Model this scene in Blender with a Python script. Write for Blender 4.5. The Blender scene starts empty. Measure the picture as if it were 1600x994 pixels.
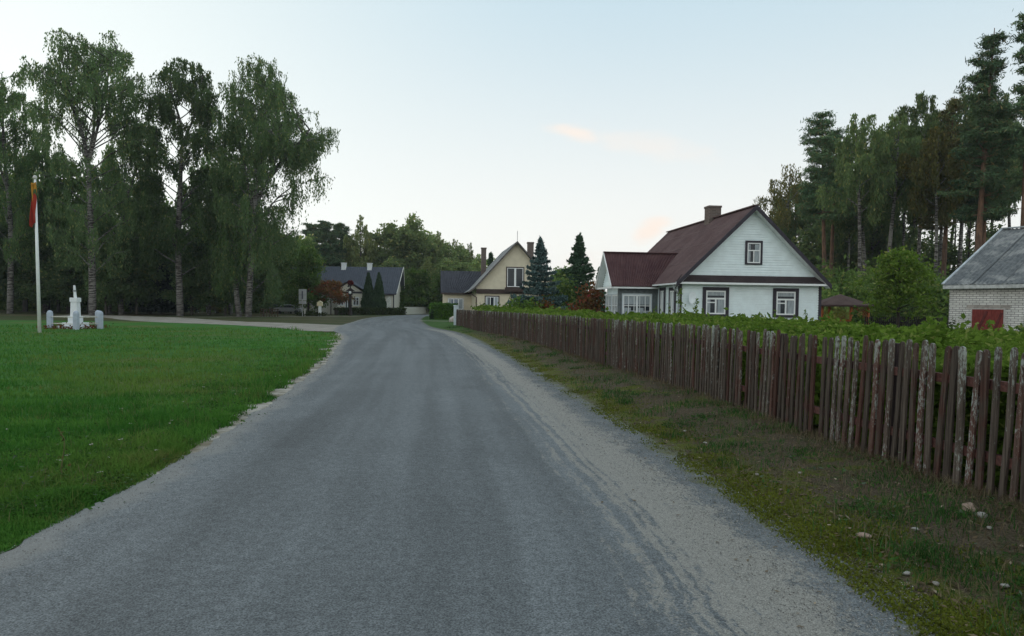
import bpy, math, random
import numpy as np
from mathutils import Vector, Matrix, noise as mnoise
R = math.radians
SC = bpy.context.scene
COL = SC.collection
rng = np.random.default_rng(7)
random.seed(7)

# ------------------------------------------------------------------ camera
CAM_H = 1.58
HAZE = .00024
cam = bpy.data.cameras.new('camera')
cam.lens = 26.0; cam.sensor_width = 36.0
cam.shift_y = 0.0162
cam.clip_start = 0.05; cam.clip_end = 6000
camo = bpy.data.objects.new('camera', cam); COL.objects.link(camo)
PITCH, ROLL = R(2.2), 0.012
_f = Vector((0, math.cos(PITCH), -math.sin(PITCH)))
_u = Vector((0, math.sin(PITCH), math.cos(PITCH)))
_r = Vector((1, 0, 0))
RT = _r*math.cos(ROLL) + _u*math.sin(ROLL)
UP = -_r*math.sin(ROLL) + _u*math.cos(ROLL)
m3 = Matrix((RT, UP, -_f)).transposed()
camo.matrix_world = Matrix.Translation((0, 0, CAM_H)) @ m3.to_4x4()
SC.camera = camo

def ray(px, py):
    return _f + RT*((px-800)/1155.0) + UP*((522.93-py)/1155.0)
def at(px, py, Y):
    """world point seen at photo pixel (px,py) at depth Y"""
    d = ray(px, py); t = Y/d.y
    return Vector((d.x*t, Y, CAM_H + d.z*t))
def ax(px, Y, py=480): return at(px, py, Y).x
def az(px, py, Y): return at(px, py, Y).z

# ------------------------------------------------------------------ node helpers
class NT:
    def __init__(s, name, tree=None):
        if tree is None:
            s.mat = bpy.data.materials.new(name); s.mat.use_nodes = True
            s.t = s.mat.node_tree
        else:
            s.mat = None; s.t = tree
        s.t.nodes.clear()
        s._cache = {}
    def n(s, typ, ins=None, **kw):
        nd = s.t.nodes.new(typ)
        for k, v in kw.items(): setattr(nd, k, v)
        for k, v in (ins or {}).items():
            sock = nd.inputs[k]
            if hasattr(v, 'is_output') or isinstance(v, bpy.types.NodeSocket): s.t.links.new(v, sock)
            else:
                if isinstance(v, (tuple, list)) and len(v) == 3 and sock.type == 'RGBA': v = (*v, 1)
                sock.default_value = v
        return nd
    def pos(s):
        if 'p' not in s._cache: s._cache['p'] = s.n('ShaderNodeNewGeometry').outputs['Position']
        return s._cache['p']
    def obj(s):
        if 'o' not in s._cache: s._cache['o'] = s.n('ShaderNodeTexCoord').outputs['Object']
        return s._cache['o']
    def uv(s):
        if 'u' not in s._cache: s._cache['u'] = s.n('ShaderNodeTexCoord').outputs['UV']
        return s._cache['u']
    def sep(s, v):
        nd = s.n('ShaderNodeSeparateXYZ', {0: v}); return nd.outputs[0], nd.outputs[1], nd.outputs[2]
    def comb(s, x=0., y=0., z=0.): return s.n('ShaderNodeCombineXYZ', {0: x, 1: y, 2: z}).outputs[0]
    def scale(s, v, sc): return s.n('ShaderNodeMapping', {'Vector': v, 'Scale': sc}).outputs[0]
    def noise(s, v, scale, detail=3., rough=.55, dist=0.):
        return s.n('ShaderNodeTexNoise', {'Vector': v, 'Scale': scale, 'Detail': detail, 'Roughness': rough, 'Distortion': dist}).outputs[0]
    def m(s, op, a, b=0., c=None, clamp=False):
        ins = {0: a, 1: b}
        if c is not None: ins[2] = c
        return s.n('ShaderNodeMath', ins, operation=op, use_clamp=clamp).outputs[0]
    def rng(s, v, lo, hi, a=0., b=1., smooth=True):
        return s.n('ShaderNodeMapRange', {0: v, 1: lo, 2: hi, 3: a, 4: b}, interpolation_type='SMOOTHSTEP' if smooth else 'LINEAR').outputs[0]
    def mix(s, f, a, b):
        nd = s.n('ShaderNodeMix', {0: f}, data_type='RGBA')
        for k, v in ((6, a), (7, b)):
            if isinstance(v, bpy.types.NodeSocket): s.t.links.new(v, nd.inputs[k])
            else: nd.inputs[k].default_value = (*v, 1) if len(v) == 3 else v
        return nd.outputs[2]
    def mul(s, col, f):
        nd = s.n('ShaderNodeMix', {0: 1.}, data_type='RGBA', blend_type='MULTIPLY')
        s.t.links.new(col, nd.inputs[6]); c = s.n('ShaderNodeCombineColor', {0: f, 1: f, 2: f}).outputs[0]
        s.t.links.new(c, nd.inputs[7]); return nd.outputs[2]
    def attr(s, name): return s.n('ShaderNodeAttribute', attribute_name=name).outputs['Fac']
    def bump(s, h, strength=.5, dist=.01): return s.n('ShaderNodeBump', {'Height': h, 'Strength': strength, 'Distance': dist}).outputs[0]
    def out(s, sh, vol=None):
        o = s.n('ShaderNodeOutputMaterial'); s.t.links.new(sh, o.inputs[0]); return s.mat
    def pbr(s, col, rough=.7, normal=None, spec=.3, metal=0.):
        ins = {'Base Color': col, 'Roughness': rough, 'Specular IOR Level': spec, 'Metallic': metal}
        if normal is not None: ins['Normal'] = normal
        return s.out(s.n('ShaderNodeBsdfPrincipled', ins).outputs[0])

def plain(name, col, rough=.6, var=.25, scale=6., bump=0., spec=.3, metal=0., streak=None):
    N = NT(name); c = N.obj()
    if streak: c = N.scale(c, streak)
    nz = N.noise(c, scale, 5., .6)
    lo = tuple(x*(1-var) for x in col); hi = tuple(min(1, x*(1+var)) for x in col)
    base = N.mix(N.rng(nz, .3, .7), lo, hi)
    nm = N.bump(N.noise(c, scale*4, 4.), bump, .01) if bump else None
    return N.pbr(base, rough, nm, spec, metal)

def leafmat(name, c1, c2, c3=None, trans=.3, nscale=.35, spread=.35, k=1.):
    c1, c2 = tuple(v*k for v in c1), tuple(v*k for v in c2)
    if c3: c3 = tuple(v*k for v in c3)
    N = NT(name)
    t = N.attr('tint'); nz = N.noise(N.obj(), nscale, 2.)
    oi = N.n('ShaderNodeObjectInfo').outputs['Random']
    k = N.m('ADD', N.m('MULTIPLY', t, .55), N.rng(nz, .35, .65, 0., .45))
    col = N.mix(k, c1, c2)
    if c3: col = N.mix(N.rng(t, .86, .97), col, c3)
    col = N.mul(col, N.rng(oi, 0, 1, 1-spread, 1+spread*.6, False))
    d = N.n('ShaderNodeBsdfDiffuse', {0: col}).outputs[0]
    tr = N.n('ShaderNodeBsdfTranslucent', {0: col}).outputs[0]
    return N.out(N.n('ShaderNodeMixShader', {0: trans, 1: d, 2: tr}).outputs[0])

# ------------------------------------------------------------------ objects
def tag(o, label=None, cat=None, group=None, kind=None):
    if label: o['label'] = label
    if cat: o['category'] = cat
    if group: o['group'] = group
    if kind: o['kind'] = kind
    return o
def empty(name, loc, label, cat, group=None, rz=0.):
    o = bpy.data.objects.new(name, None); COL.objects.link(o)
    o.empty_display_size = .2
    o.location = loc; o.rotation_euler = (0, 0, rz)
    return tag(o, label, cat, group)
def link(name, me, mat, parent=None):
    if mat and not me.materials: me.materials.append(mat)
    o = bpy.data.objects.new(name, me); COL.objects.link(o)
    if parent is not None: o.parent = parent
    return o

def np_mesh(name, V, F, tint=None, smooth=False, uv=None):
    """V (n,3), F (m,k) constant-size faces"""
    me = bpy.data.meshes.new(name)
    V = np.asarray(V, np.float32); F = np.asarray(F, np.int32)
    k = F.shape[1]
    me.vertices.add(len(V)); me.vertices.foreach_set('co', V.ravel())
    me.loops.add(F.size); me.loops.foreach_set('vertex_index', F.ravel())
    me.polygons.add(len(F)); me.polygons.foreach_set('loop_start', np.arange(0, F.size, k, dtype=np.int32))
    try: me.polygons.foreach_set('loop_total', np.full(len(F), k, np.int32))
    except Exception: pass
    if smooth: me.polygons.foreach_set('use_smooth', np.ones(len(F), bool))
    if tint is not None:
        a = me.attributes.new('tint', 'FLOAT', 'FACE'); a.data.foreach_set('value', np.asarray(tint, np.float32))
    if uv is not None:
        l = me.uv_layers.new(name='UVMap'); l.data.foreach_set('uv', np.asarray(uv, np.float32)[F.ravel()].ravel())
    me.update(calc_edges=True); me.validate()
    return me

class M:
    """collects shapes, builds ONE mesh object"""
    def __init__(s): s.v = []; s.f = []
    def add(s, vs, fs):
        b = len(s.v); s.v += [tuple(v) for v in vs]; s.f += [tuple(i+b for i in f) for f in fs]; return s
    def box(s, x0, x1, y0, y1, z0, z1, T=None):
        vs = [Vector(p) for p in ((x0,y0,z0),(x1,y0,z0),(x1,y1,z0),(x0,y1,z0),(x0,y0,z1),(x1,y0,z1),(x1,y1,z1),(x0,y1,z1))]
        if T is not None: vs = [T @ v for v in vs]
        return s.add(vs, [(0,3,2,1),(4,5,6,7),(0,1,5,4),(1,2,6,5),(2,3,7,6),(3,0,4,7)])
    def bar(s, a, b, w, h, up=(0,0,1)):
        a = Vector(a); b = Vector(b); d = (b-a).normalized(); up = Vector(up)
        x = d.cross(up)
        if x.length < 1e-4: x = d.cross(Vector((1,0,0)))
        x.normalize(); y = x.cross(d)
        vs = []
        for p in (a, b):
            for i, j in ((-1,-1),(1,-1),(1,1),(-1,1)): vs.append(p + x*(w/2*i) + y*(h/2*j))
        return s.add(vs, [(0,1,2,3),(7,6,5,4),(0,4,5,1),(1,5,6,2),(2,6,7,3),(3,7,4,0)])
    def tube(s, pts, rad, n=8, cap=True):
        pts = [Vector(p) for p in pts]
        if not hasattr(rad, '__len__'): rad = [rad]*len(pts)
        b = len(s.v); prev = None
        for i, p in enumerate(pts):
            d = (pts[min(i+1, len(pts)-1)] - pts[max(i-1, 0)]).normalized()
            x = d.cross(Vector((0.31, 0.87, 0.2)))
            if x.length < .1: x = d.cross(Vector((1,0,0)))
            x.normalize(); y = d.cross(x)
            for k in range(n):
                a = 2*math.pi*k/n; s.v.append(tuple(p + (x*math.cos(a)+y*math.sin(a))*rad[i]))
        for i in range(len(pts)-1):
            for k in range(n):
                k2 = (k+1) % n
                s.f.append((b+i*n+k, b+i*n+k2, b+(i+1)*n+k2, b+(i+1)*n+k))
        if cap:
            s.f.append(tuple(b+k for k in reversed(range(n)))); s.f.append(tuple(b+(len(pts)-1)*n+k for k in range(n)))
        return s
    def lathe(s, prof, n=16, c=(0,0,0)):
        b = len(s.v)
        for r, z in prof:
            for k in range(n):
                a = 2*math.pi*k/n; s.v.append((c[0]+r*math.cos(a), c[1]+r*math.sin(a), c[2]+z))
        for i in range(len(prof)-1):
            for k in range(n):
                k2 = (k+1) % n
                s.f.append((b+i*n+k, b+i*n+k2, b+(i+1)*n+k2, b+(i+1)*n+k))
        s.f.append(tuple(b+k for k in reversed(range(n)))); s.f.append(tuple(b+(len(prof)-1)*n+k for k in range(n)))
        return s
    def prism(s, poly, d, T=None):
        """poly: list of 3D points (planar), extruded by vector d"""
        P = [Vector(p) for p in poly]; d = Vector(d); n = len(P)
        vs = P + [p+d for p in P]
        if T is not None: vs = [T @ v for v in vs]
        fs = [tuple(reversed(range(n))), tuple(range(n, 2*n))] + [(i, (i+1) % n, n+(i+1) % n, n+i) for i in range(n)]
        return s.add(vs, fs)
    def build(s, name, mat, parent=None, smooth=False, bevel=0., loc=None):
        me = bpy.data.meshes.new(name); me.from_pydata(s.v, [], s.f); me.update()
        if smooth: me.polygons.foreach_set('use_smooth', np.ones(len(me.polygons), bool))
        o = link(name, me, mat, parent)
        import bmesh
        bm = bmesh.new(); bm.from_mesh(me); bmesh.ops.recalc_face_normals(bm, faces=bm.faces); bm.to_mesh(me); bm.free()
        if bevel:
            md = o.modifiers.new('bevel', 'BEVEL'); md.width = bevel; md.segments = 2; md.limit_method = 'ANGLE'
        if loc is not None: o.location = loc
        return o

def unit(v): return v/np.maximum(np.linalg.norm(v, axis=1, keepdims=True), 1e-9)
def leaves(name, P, size, elong, mat, parent, hang=0., flat=0., axis=None, rg=None, kind=None):
    """rhombic leaf faces at points P"""
    rg = rg or rng
    P = np.asarray(P); n = len(P)
    a = unit(rg.normal(size=(n, 3)))
    if axis is not None: a = unit(a*.45 + axis)
    if hang: a = unit(a*(1-hang) + np.array([0, 0, -1.])*hang)
    r = rg.normal(size=(n, 3))
    if flat: r = r*(1-flat)
    b = unit(np.cross(a, r))
    if flat:
        # normals biased upward
        nrm = unit(rg.normal(size=(n, 3))*(1-flat) + np.array([0, 0, 1.])*flat)
        a = unit(a - nrm*np.sum(a*nrm, 1, keepdims=True)); b = np.cross(nrm, a)
    s = (np.asarray(size)*(.65+.7*rg.random(n)))[:, None]
    V = np.stack([P - a*s*elong, P + b*s*.5, P + a*s*elong, P - b*s*.5], 1).reshape(-1, 3)
    F = np.arange(4*n).reshape(n, 4)
    me = np_mesh(name, V, F, tint=rg.random(n))
    return link(name, me, mat, parent)

def catmull(pts, n):
    P = np.asarray(pts, float); P = np.vstack([2*P[0]-P[1], P, 2*P[-1]-P[-2]])
    out = []
    for i in range(1, len(P)-2):
        t = np.linspace(0, 1, n, endpoint=False)[:, None]
        p0, p1, p2, p3 = P[i-1], P[i], P[i+1], P[i+2]
        out.append(.5*((2*p1)+(-p0+p2)*t+(2*p0-5*p1+4*p2-p3)*t**2+(-p0+3*p1-3*p2+p3)*t**3))
    out.append(P[-2][None]); return np.vstack(out)
def resample(C, step):
    d = np.r_[0, np.cumsum(np.linalg.norm(np.diff(C, axis=0), axis=1))]
    s = np.arange(0, d[-1], step)
    return np.stack([np.interp(s, d, C[:, i]) for i in range(C.shape[1])], 1), s
def vn(x, y, sc, z=0.): return mnoise.noise(Vector((x*sc, y*sc, z)))

# ------------------------------------------------------------------ world, light
SUN_EL, SUN_AZ = R(7), R(-35)       # azimuth measured from +Y (view direction), negative = left
w = bpy.data.worlds.new('World'); SC.world = w; w.use_nodes = True
N = NT('w', w.node_tree)
sky = N.n('ShaderNodeTexSky', sky_type='NISHITA', sun_disc=False, sun_elevation=SUN_EL, sun_rotation=SUN_AZ,
          altitude=100, air_density=1.0, dust_density=1.2, ozone_density=1.5)
tc = N.n('ShaderNodeTexCoord').outputs['Generated']
SKYMIX = dict(sat=.55, gamma=.42, val=1.)
hs = N.n('ShaderNodeHueSaturation', {'Saturation': .5, 'Color': sky.outputs[0]}).outputs[0]
gm = N.n('ShaderNodeGamma', {0: hs, 1: .40}).outputs[0]
# pale evening veil: white low down, clear pale blue higher up
sx_el, sy_el, sz_el = N.sep(tc)
veil = N.mix(N.rng(sz_el, .03, .46), (2.88, 2.88, 2.76), (1.52, 2.08, 2.40))
veil = N.mix(N.m('MULTIPLY', N.rng(sx_el, .15, -.75), N.rng(sz_el, .75, .4)), veil, (2.60, 2.84, 2.80))
veil = N.mix(N.rng(sz_el, .44, .85), veil, (2.35, 2.78, 3.05))  # overhead sky, out of frame, raised to brighten the whole scene
behind = N.m('MULTIPLY', N.rng(sy_el, .25, -.55), N.rng(sz_el, .75, .35))  # unseen sky at the camera's back, brightened as fill for facades and trees
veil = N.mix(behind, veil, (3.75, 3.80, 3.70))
veil = N.mix(.22, veil, gm)
# small pink wisps, fixed to directions of the sky
cl = None
def wisp(px, py, px2, py2, width, amt, seed):
    a = ray(px, py).normalized(); b = ray(px2, py2).normalized()
    c = (a+b).normalized(); e = (b-a); L = e.length/2; e.normalize(); n = c.cross(e).normalized()
    de = N.n('ShaderNodeVectorMath', {0: tc, 1: tuple(e)}, operation='DOT_PRODUCT').outputs['Value']
    dn = N.n('ShaderNodeVectorMath', {0: tc, 1: tuple(n)}, operation='DOT_PRODUCT').outputs['Value']
    dc = N.n('ShaderNodeVectorMath', {0: tc, 1: tuple(c)}, operation='DOT_PRODUCT').outputs['Value']
    de = N.m('SUBTRACT', de, c.dot(e)); dn = N.m('SUBTRACT', dn, c.dot(n))
    nz = N.noise(N.n('ShaderNodeMapping', {'Vector': tc, 'Location': (seed, 0, 0), 'Scale': (12, 12, 40)}).outputs[0], 1.6, 5., .6)
    wob = N.m('MULTIPLY', N.m('SUBTRACT', nz, .5), 1.6)
    q = N.m('SQRT', N.m('ADD', N.m('POWER', N.m('DIVIDE', de, L), 2.), N.m('POWER', N.m('DIVIDE', dn, width), 2.)))
    k = N.rng(N.m('ADD', q, wob), .15, 1.15, 1., 0.)
    return N.m('MULTIPLY', N.m('MULTIPLY', k, N.m('GREATER_THAN', dc, .5)), amt)
cl = wisp(850, 198, 945, 220, .011, .75, 0.)
for a in ((900, 205, 1130, 250, .02, .33, 3.), (988, 374, 1046, 345, .015, .9, 7.), (860, 425, 960, 400, .02, .25, 9.)):
    cl = N.m('MAXIMUM', cl, wisp(*a))
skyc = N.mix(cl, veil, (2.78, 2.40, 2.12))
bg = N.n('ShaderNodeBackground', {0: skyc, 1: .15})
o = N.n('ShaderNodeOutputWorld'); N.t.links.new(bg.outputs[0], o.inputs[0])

sd = bpy.data.lights.new('sun', 'SUN'); sd.energy = .5; sd.angle = R(14); sd.color = (1., .80, .62)
so = bpy.data.objects.new('sun', sd); COL.objects.link(so)
sdir = Vector((math.sin(SUN_AZ)*math.cos(SUN_EL), math.cos(SUN_AZ)*math.cos(SUN_EL), math.sin(SUN_EL)))
so.rotation_euler = sdir.to_track_quat('Z', 'Y').to_euler(); so.location = sdir*100
vs = SC.view_settings
SC.display_settings.display_device = 'sRGB'
vs.view_transform = 'Standard'; vs.look = 'None'; vs.gamma = 1; vs.use_curve_mapping = False
vs.exposure = 1.35
SC.render.film_transparent = False
try:
    SC.cycles.use_denoising = True; SC.cycles.denoiser = 'OPENIMAGEDENOISE'
    SC.cycles.max_bounces = 8; SC.cycles.diffuse_bounces = 6; SC.cycles.glossy_bounces = 2; SC.cycles.transmission_bounces = 3
    SC.cycles.transparent_max_bounces = 6
except Exception: pass

# ------------------------------------------------------------------ ground, road, path
ROAD_L = [(-3.2,-15),(-3.19,0),(-3.19,4.6),(-3.3,7.5),(-3.83,11.9),(-4.27,15),(-5.09,20.3),(-6.64,28.2),(-8.41,36.8),(-10.6,44),(-12.4,53),(-13.9,64),(-16.3,82),(-17.2,98),(-16.6,112),(-14.2,124),(-8,133),(4,140)]
ROAD_R = [(2.3,-15),(2.25,0),(2.1,4.4),(1.81,7.58),(1.30,12),(.95,15),(.35,20.3),(-.7,28.2),(-1.95,36.8),(-3.3,44),(-5.6,52.5),(-7.41,63),(-9.8,80),(-11.4,96),(-12.1,106),(-11.4,115),(-6.5,122),(4,128)]
CL_, CR_ = catmull(ROAD_L, 40), catmull(ROAD_R, 40)
def xl(y): return np.interp(y, CL_[:580, 1], CL_[:580, 0])
def xr(y): return np.interp(y, CR_[:560, 1], CR_[:560, 0])
FENCE = [(3.72,2.2),(3.74,3.8),(3.77,5.37),(3.66,6.4),(3.50,8.0),(3.38,9.6),(3.24,11.6),(3.02,13.8),(2.70,16),(2.2,19),(1.58,24),(.30,32.5),(-2.0,43.5),(-4.0,53.4)]
FC, _ = resample(catmull(FENCE, 30), .05)
def xf(y): return np.interp(y, FC[:, 1], FC[:, 0])

def sheet(name, A, B, cols, z, mat, zf=None, attrs=False, pw=1.):
    n = len(A); t = np.linspace(0, 1, cols)**pw
    P = A[:, None, :]*(1-t)[None, :, None] + B[:, None, :]*t[None, :, None]
    wid = np.linalg.norm(B-A, axis=1)
    al = np.r_[0, np.cumsum(np.linalg.norm(np.diff((A+B)/2, axis=0), axis=1))]
    Z = np.full(P.shape[:2], z) if zf is None else zf(P[..., 0], P[..., 1], np.broadcast_to(t, P.shape[:2]))
    V = np.dstack([P, Z]).reshape(-1, 3)
    i = np.arange(n-1)[:, None]*cols + np.arange(cols-1)[None]
    F = np.stack([i, i+1, i+cols+1, i+cols], -1).reshape(-1, 4)
    me = np_mesh(name, V, F, smooth=True)
    if attrs:
        for nm, arr in (('dl', t[None]*wid[:, None]), ('dr', (1-t)[None]*wid[:, None]), ('al', np.broadcast_to(al[:, None], P.shape[:2]))):
            at_ = me.attributes.new(nm, 'FLOAT', 'POINT'); at_.data.foreach_set('value', np.ascontiguousarray(arr, np.float32).ravel())
    o = link(name, me, mat)
    # normals up
    if me.polygons[0].normal.z < 0: me.flip_normals()
    return o

# asphalt with drifted sand along one side
N = NT('asphalt')
p = N.pos(); dl, dr, al = N.attr('dl'), N.attr('dr'), N.attr('al')
fine = N.noise(p, 95., 3., .75); med = N.noise(p, 14., 4., .6); big = N.noise(p, .55, 4., .6)
lane = N.noise(N.comb(N.m('MULTIPLY', dr, 1.5), N.m('MULTIPLY', al, .05), 0.), 1.2, 3.)
asp = N.mix(N.rng(fine, .30, .72), (.040, .046, .049), (.195, .212, .220))
asp = N.mul(asp, N.rng(med, .3, .7, .86, 1.12))
asp = N.mul(asp, N.rng(big, .3, .7, .92, 1.07))
asp = N.mul(asp, N.rng(lane, .34, .66, .82, 1.13))
repair = N.rng(N.noise(N.comb(N.m('MULTIPLY', dr, .55), N.m('MULTIPLY', al, .16), 8.), 1., 4., .6), .56, .64, 1., .86)
asp = N.mul(asp, repair)
strk = N.noise(N.comb(N.m('MULTIPLY', dr, 8.5), N.m('MULTIPLY', al, .09), 3.), 1.5, 2., .5)
lump = N.rng(N.noise(N.comb(N.m('MULTIPLY', dr, 9.), N.m('MULTIPLY', al, 2.6), 1.), 1., 4., .7), .34, .66, 0., 1., False)
brk = N.noise(N.comb(N.m('MULTIPLY', dr, 34.), N.m('MULTIPLY', al, 9.), 0.), 1., 5., .7)
patch = N.noise(p, 1.6, 4., .6)
reach = N.m('ADD', dr, N.m('MULTIPLY', N.m('SUBTRACT', patch, .5), .7))
s = N.rng(reach, .62, 2.05, .93, 0.)
farf = N.rng(al, 60., 74., 1., .0)
sk = N.m('ADD', N.m('MULTIPLY', N.rng(strk, .36, .62, .0, 1.), .62), N.m('MULTIPLY', lump, .55))
kk = N.rng(dr, .55, 1.25)
s = N.m('MULTIPLY', s, N.m('ADD', N.m('SUBTRACT', 1., kk), N.m('MULTIPLY', kk, sk)))
s = N.m('ADD', s, N.m('MULTIPLY', N.rng(dr, 1.4, 3.2, .14, 0.), sk))
s = N.m('MULTIPLY', s, farf)
s = N.m('MAXIMUM', s, N.m('MULTIPLY', N.rng(N.m('ADD', dr, N.m('MULTIPLY', patch, .3)), .25, .5, .9, 0.), N.rng(al, 88., 100., 1., 0.)))
edge = N.rng(N.m('ADD', dr, N.m('MULTIPLY', N.m('SUBTRACT', patch, .5), .9)), .08, .85, .16, .92)
s = N.m('MULTIPLY', s, edge)
grain = N.noise(p, 120., 2., .7)
d1 = N.rng(N.noise(p, 40., 4., .85), .30, .70, 0., 1., False); d2 = N.rng(brk, .30, .70, 0., 1., False)
dith = N.m('ADD', N.m('MULTIPLY', d1, .62), N.m('MULTIPLY', d2, .38))
sm = N.m('MULTIPLY', N.rng(N.m('ADD', dith, s), .92, 1.10), N.rng(dr, .5, 2.2, 1., .62))
sand = N.mix(N.rng(grain, .3, .7), (.135, .128, .111), (.350, .335, .297))
col = N.mix(N.m('MULTIPLY', sm, .84), asp, sand)
spk = N.m('MULTIPLY', N.rng(N.noise(N.scale(p, (1, .7, 1)), 42., 3., .7), .60, .68), N.rng(dr, .0, 2.4, 1., 0.))
col = N.mix(N.m('MULTIPLY', spk, .75), col, (.030, .031, .030))
mo_ = N.m('MULTIPLY', N.rng(N.m('ADD', dr, N.m('MULTIPLY', N.m('SUBTRACT', patch, .5), .8)), -.05, .42, .95, 0.), N.rng(N.noise(p, 5., 4., .65), .36, .60, .35, 1.))
mossy = N.rng(N.m('ADD', d1, mo_), .88, 1.14)
col = N.mix(N.m('MULTIPLY', mossy, .9), col, N.mix(N.rng(grain, .35, .65), (.030, .034, .012), (.125, .130, .035)))
# pale worn shoulder on the other side and pale dust at the junction
le = N.rng(N.m('ADD', dl, N.m('MULTIPLY', N.m('SUBTRACT', patch, .5), .35)), .12, .34, .55, 0.)
jn = N.m('MULTIPLY', N.rng(dl, .2, 2.6, 1., 0.), N.m('MULTIPLY', N.rng(al, 57., 61., 0., 1.), N.rng(al, 70., 74., 1., 0.)))
jn = N.m('MULTIPLY', jn, N.rng(patch, .38, .62))
col = N.mix(N.m('MAXIMUM', le, N.m('MULTIPLY', jn, .6)), col, N.mix(grain, (.15, .15, .14), (.30, .29, .265)))
bm_ = N.bump(N.m('ADD', fine, N.m('MULTIPLY', med, .5)), .55, .006)
asphalt = N.pbr(col, .82, bm_, .25)
def jitter(C, amp, sc, seed):
    return C + np.array([[amp*(vn(x, y, sc, seed)+.5*vn(x, y, sc*4, seed+5)+.4*vn(x, y, sc*14, seed+7)), 0] for x, y in C])
road_l = jitter(CL_, .10, 1.1, 1.); road_r = jitter(CR_, .05, 1.3, 4.)
tag(sheet('road', road_l, road_r, 30, .014, asphalt, attrs=True), kind='structure')

N = NT('meadow_ground')
p = N.pos(); a, b, c = N.noise(p, .12, 4.), N.noise(p, 1.3, 5., .6), N.noise(p, 30., 3., .7)
col = N.mix(N.rng(b, .35, .65), (.050, .052, .020), (.030, .055, .014))
col = N.mix(N.rng(a, .4, .62), col, (.075, .062, .032))
col = N.mul(col, N.rng(c, .25, .75, .65, 1.3))
ground_m = N.pbr(col, .95, N.bump(c, .6, .03), .1)
g = M().add([(-3000,-3000,0),(3000,-3000,0),(3000,3000,0),(-3000,3000,0)], [(0,1,2,3)]).build('ground', ground_m)
tag(g, kind='structure')

N = NT('lawn')
p = N.pos(); a, b, c = N.noise(p, .18, 3.), N.noise(N.scale(p, (.6, 1.6, 1)), .9, 5., .65), N.noise(p, 45., 3., .75)
col = N.mix(N.rng(b, .32, .68), (.024, .098, .016), (.050, .150, .022))
col = N.mix(N.rng(a, .50, .68), col, (.085, .115, .028))
col = N.mix(N.m('MULTIPLY', N.rng(N.noise(p, .42, 5., .7), .55, .72), .6), col, (.10, .085, .04))
col = N.mul(col, N.rng(c, .25, .75, .6, 1.35))
lawn_m = N.pbr(col, .95, N.bump(c, .7, .03), .1)
low = catmull([(-9.9,40.3),(-12.07,43.1),(-14.7,47),(-18.7,51.5),(-23.3,54.8),(-27,57),(-33,63),(-40,72),(-50,80)], 10)
ys = np.r_[np.arange(-15, 40, .2), np.arange(40, 58.5, .4)]
def lawn_edge(y):
    y = np.asarray(y, float)
    return np.where(y < 40.2, xl(y)+.02, np.interp(y, low[:, 1], low[:, 0]))
LB = np.stack([lawn_edge(ys), ys], 1); LB = jitter(LB, .10, .8, 9.)
LA = np.stack([np.full(len(ys), -80.), ys], 1)
tag(sheet('lawn', LA, LB, 24, .005, lawn_m, pw=.5), kind='structure')

N = NT('sandy_path')
p = N.pos(); a, c = N.noise(p, .8, 4.), N.noise(p, 40., 3., .7)
col = N.mix(N.rng(a, .35, .65), (.20, .185, .155), (.30, .28, .245))
path_m = N.pbr(N.mul(col, N.rng(c, .25, .75, .8, 1.15)), .95, N.bump(c, .4, .01), .1)
up_ = catmull([(-11.5,55),(-13.6,56),(-16.3,58.3),(-20,60.9),(-22.5,62),(-27.3,67.5),(-32.9,74.4),(-40,80),(-50,86)], 10)
low2 = catmull([(-8.0,41.5),(-12.07,43.1),(-14.7,47),(-18.7,51.5),(-23.3,54.8),(-27,57),(-33,63),(-40,72),(-50,80)], 10)
tag(sheet('path', jitter(low2, .2, .5, 2.), jitter(up_, .25, .5, 3.), 6, .010, path_m), kind='structure')
tr = catmull([(-38,76),(-33,80),(-30,86),(-26.5,90.5),(-20,97)], 12)
tag(sheet('footpath', tr+np.array([-.5,.6]), tr+np.array([.5,-.6]), 4, .009, path_m), kind='structure')
dw = np.array([[-8.5,67.5],[-6,66.8],[-3,66.2],[2,66]])
tag(sheet('driveway', dw-np.array([0,.6]), dw+np.array([0,.6]), 4, .16, path_m), kind='structure')
# bare sandy margin between grass and asphalt
N = NT('sand_margin')
c = N.noise(N.pos(), 60., 3., .7); d = N.noise(N.pos(), 2.2, 4.)
smar = N.pbr(N.mul(N.mix(N.rng(d, .35, .65), (.16, .14, .10), (.36, .34, .30)), N.rng(c, .25, .75, .8, 1.15)), .95, None, .1)
ys = np.arange(6.5, 40, .10)
def margin(ys): return np.array([max(.0, .18+.22*vn(0, y, .8, 3.)+.26*vn(0, y, 2.6, 8.)) for y in ys])*np.clip((ys-6)/4, .12, 1)*(1+ys/30)
wd = margin(ys)
ex = xl(ys)+.10
tag(sheet('roadside_sand', np.stack([ex-.1-wd, ys], 1), np.stack([ex, ys], 1), 3, .0095, smar), kind='structure')

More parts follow.
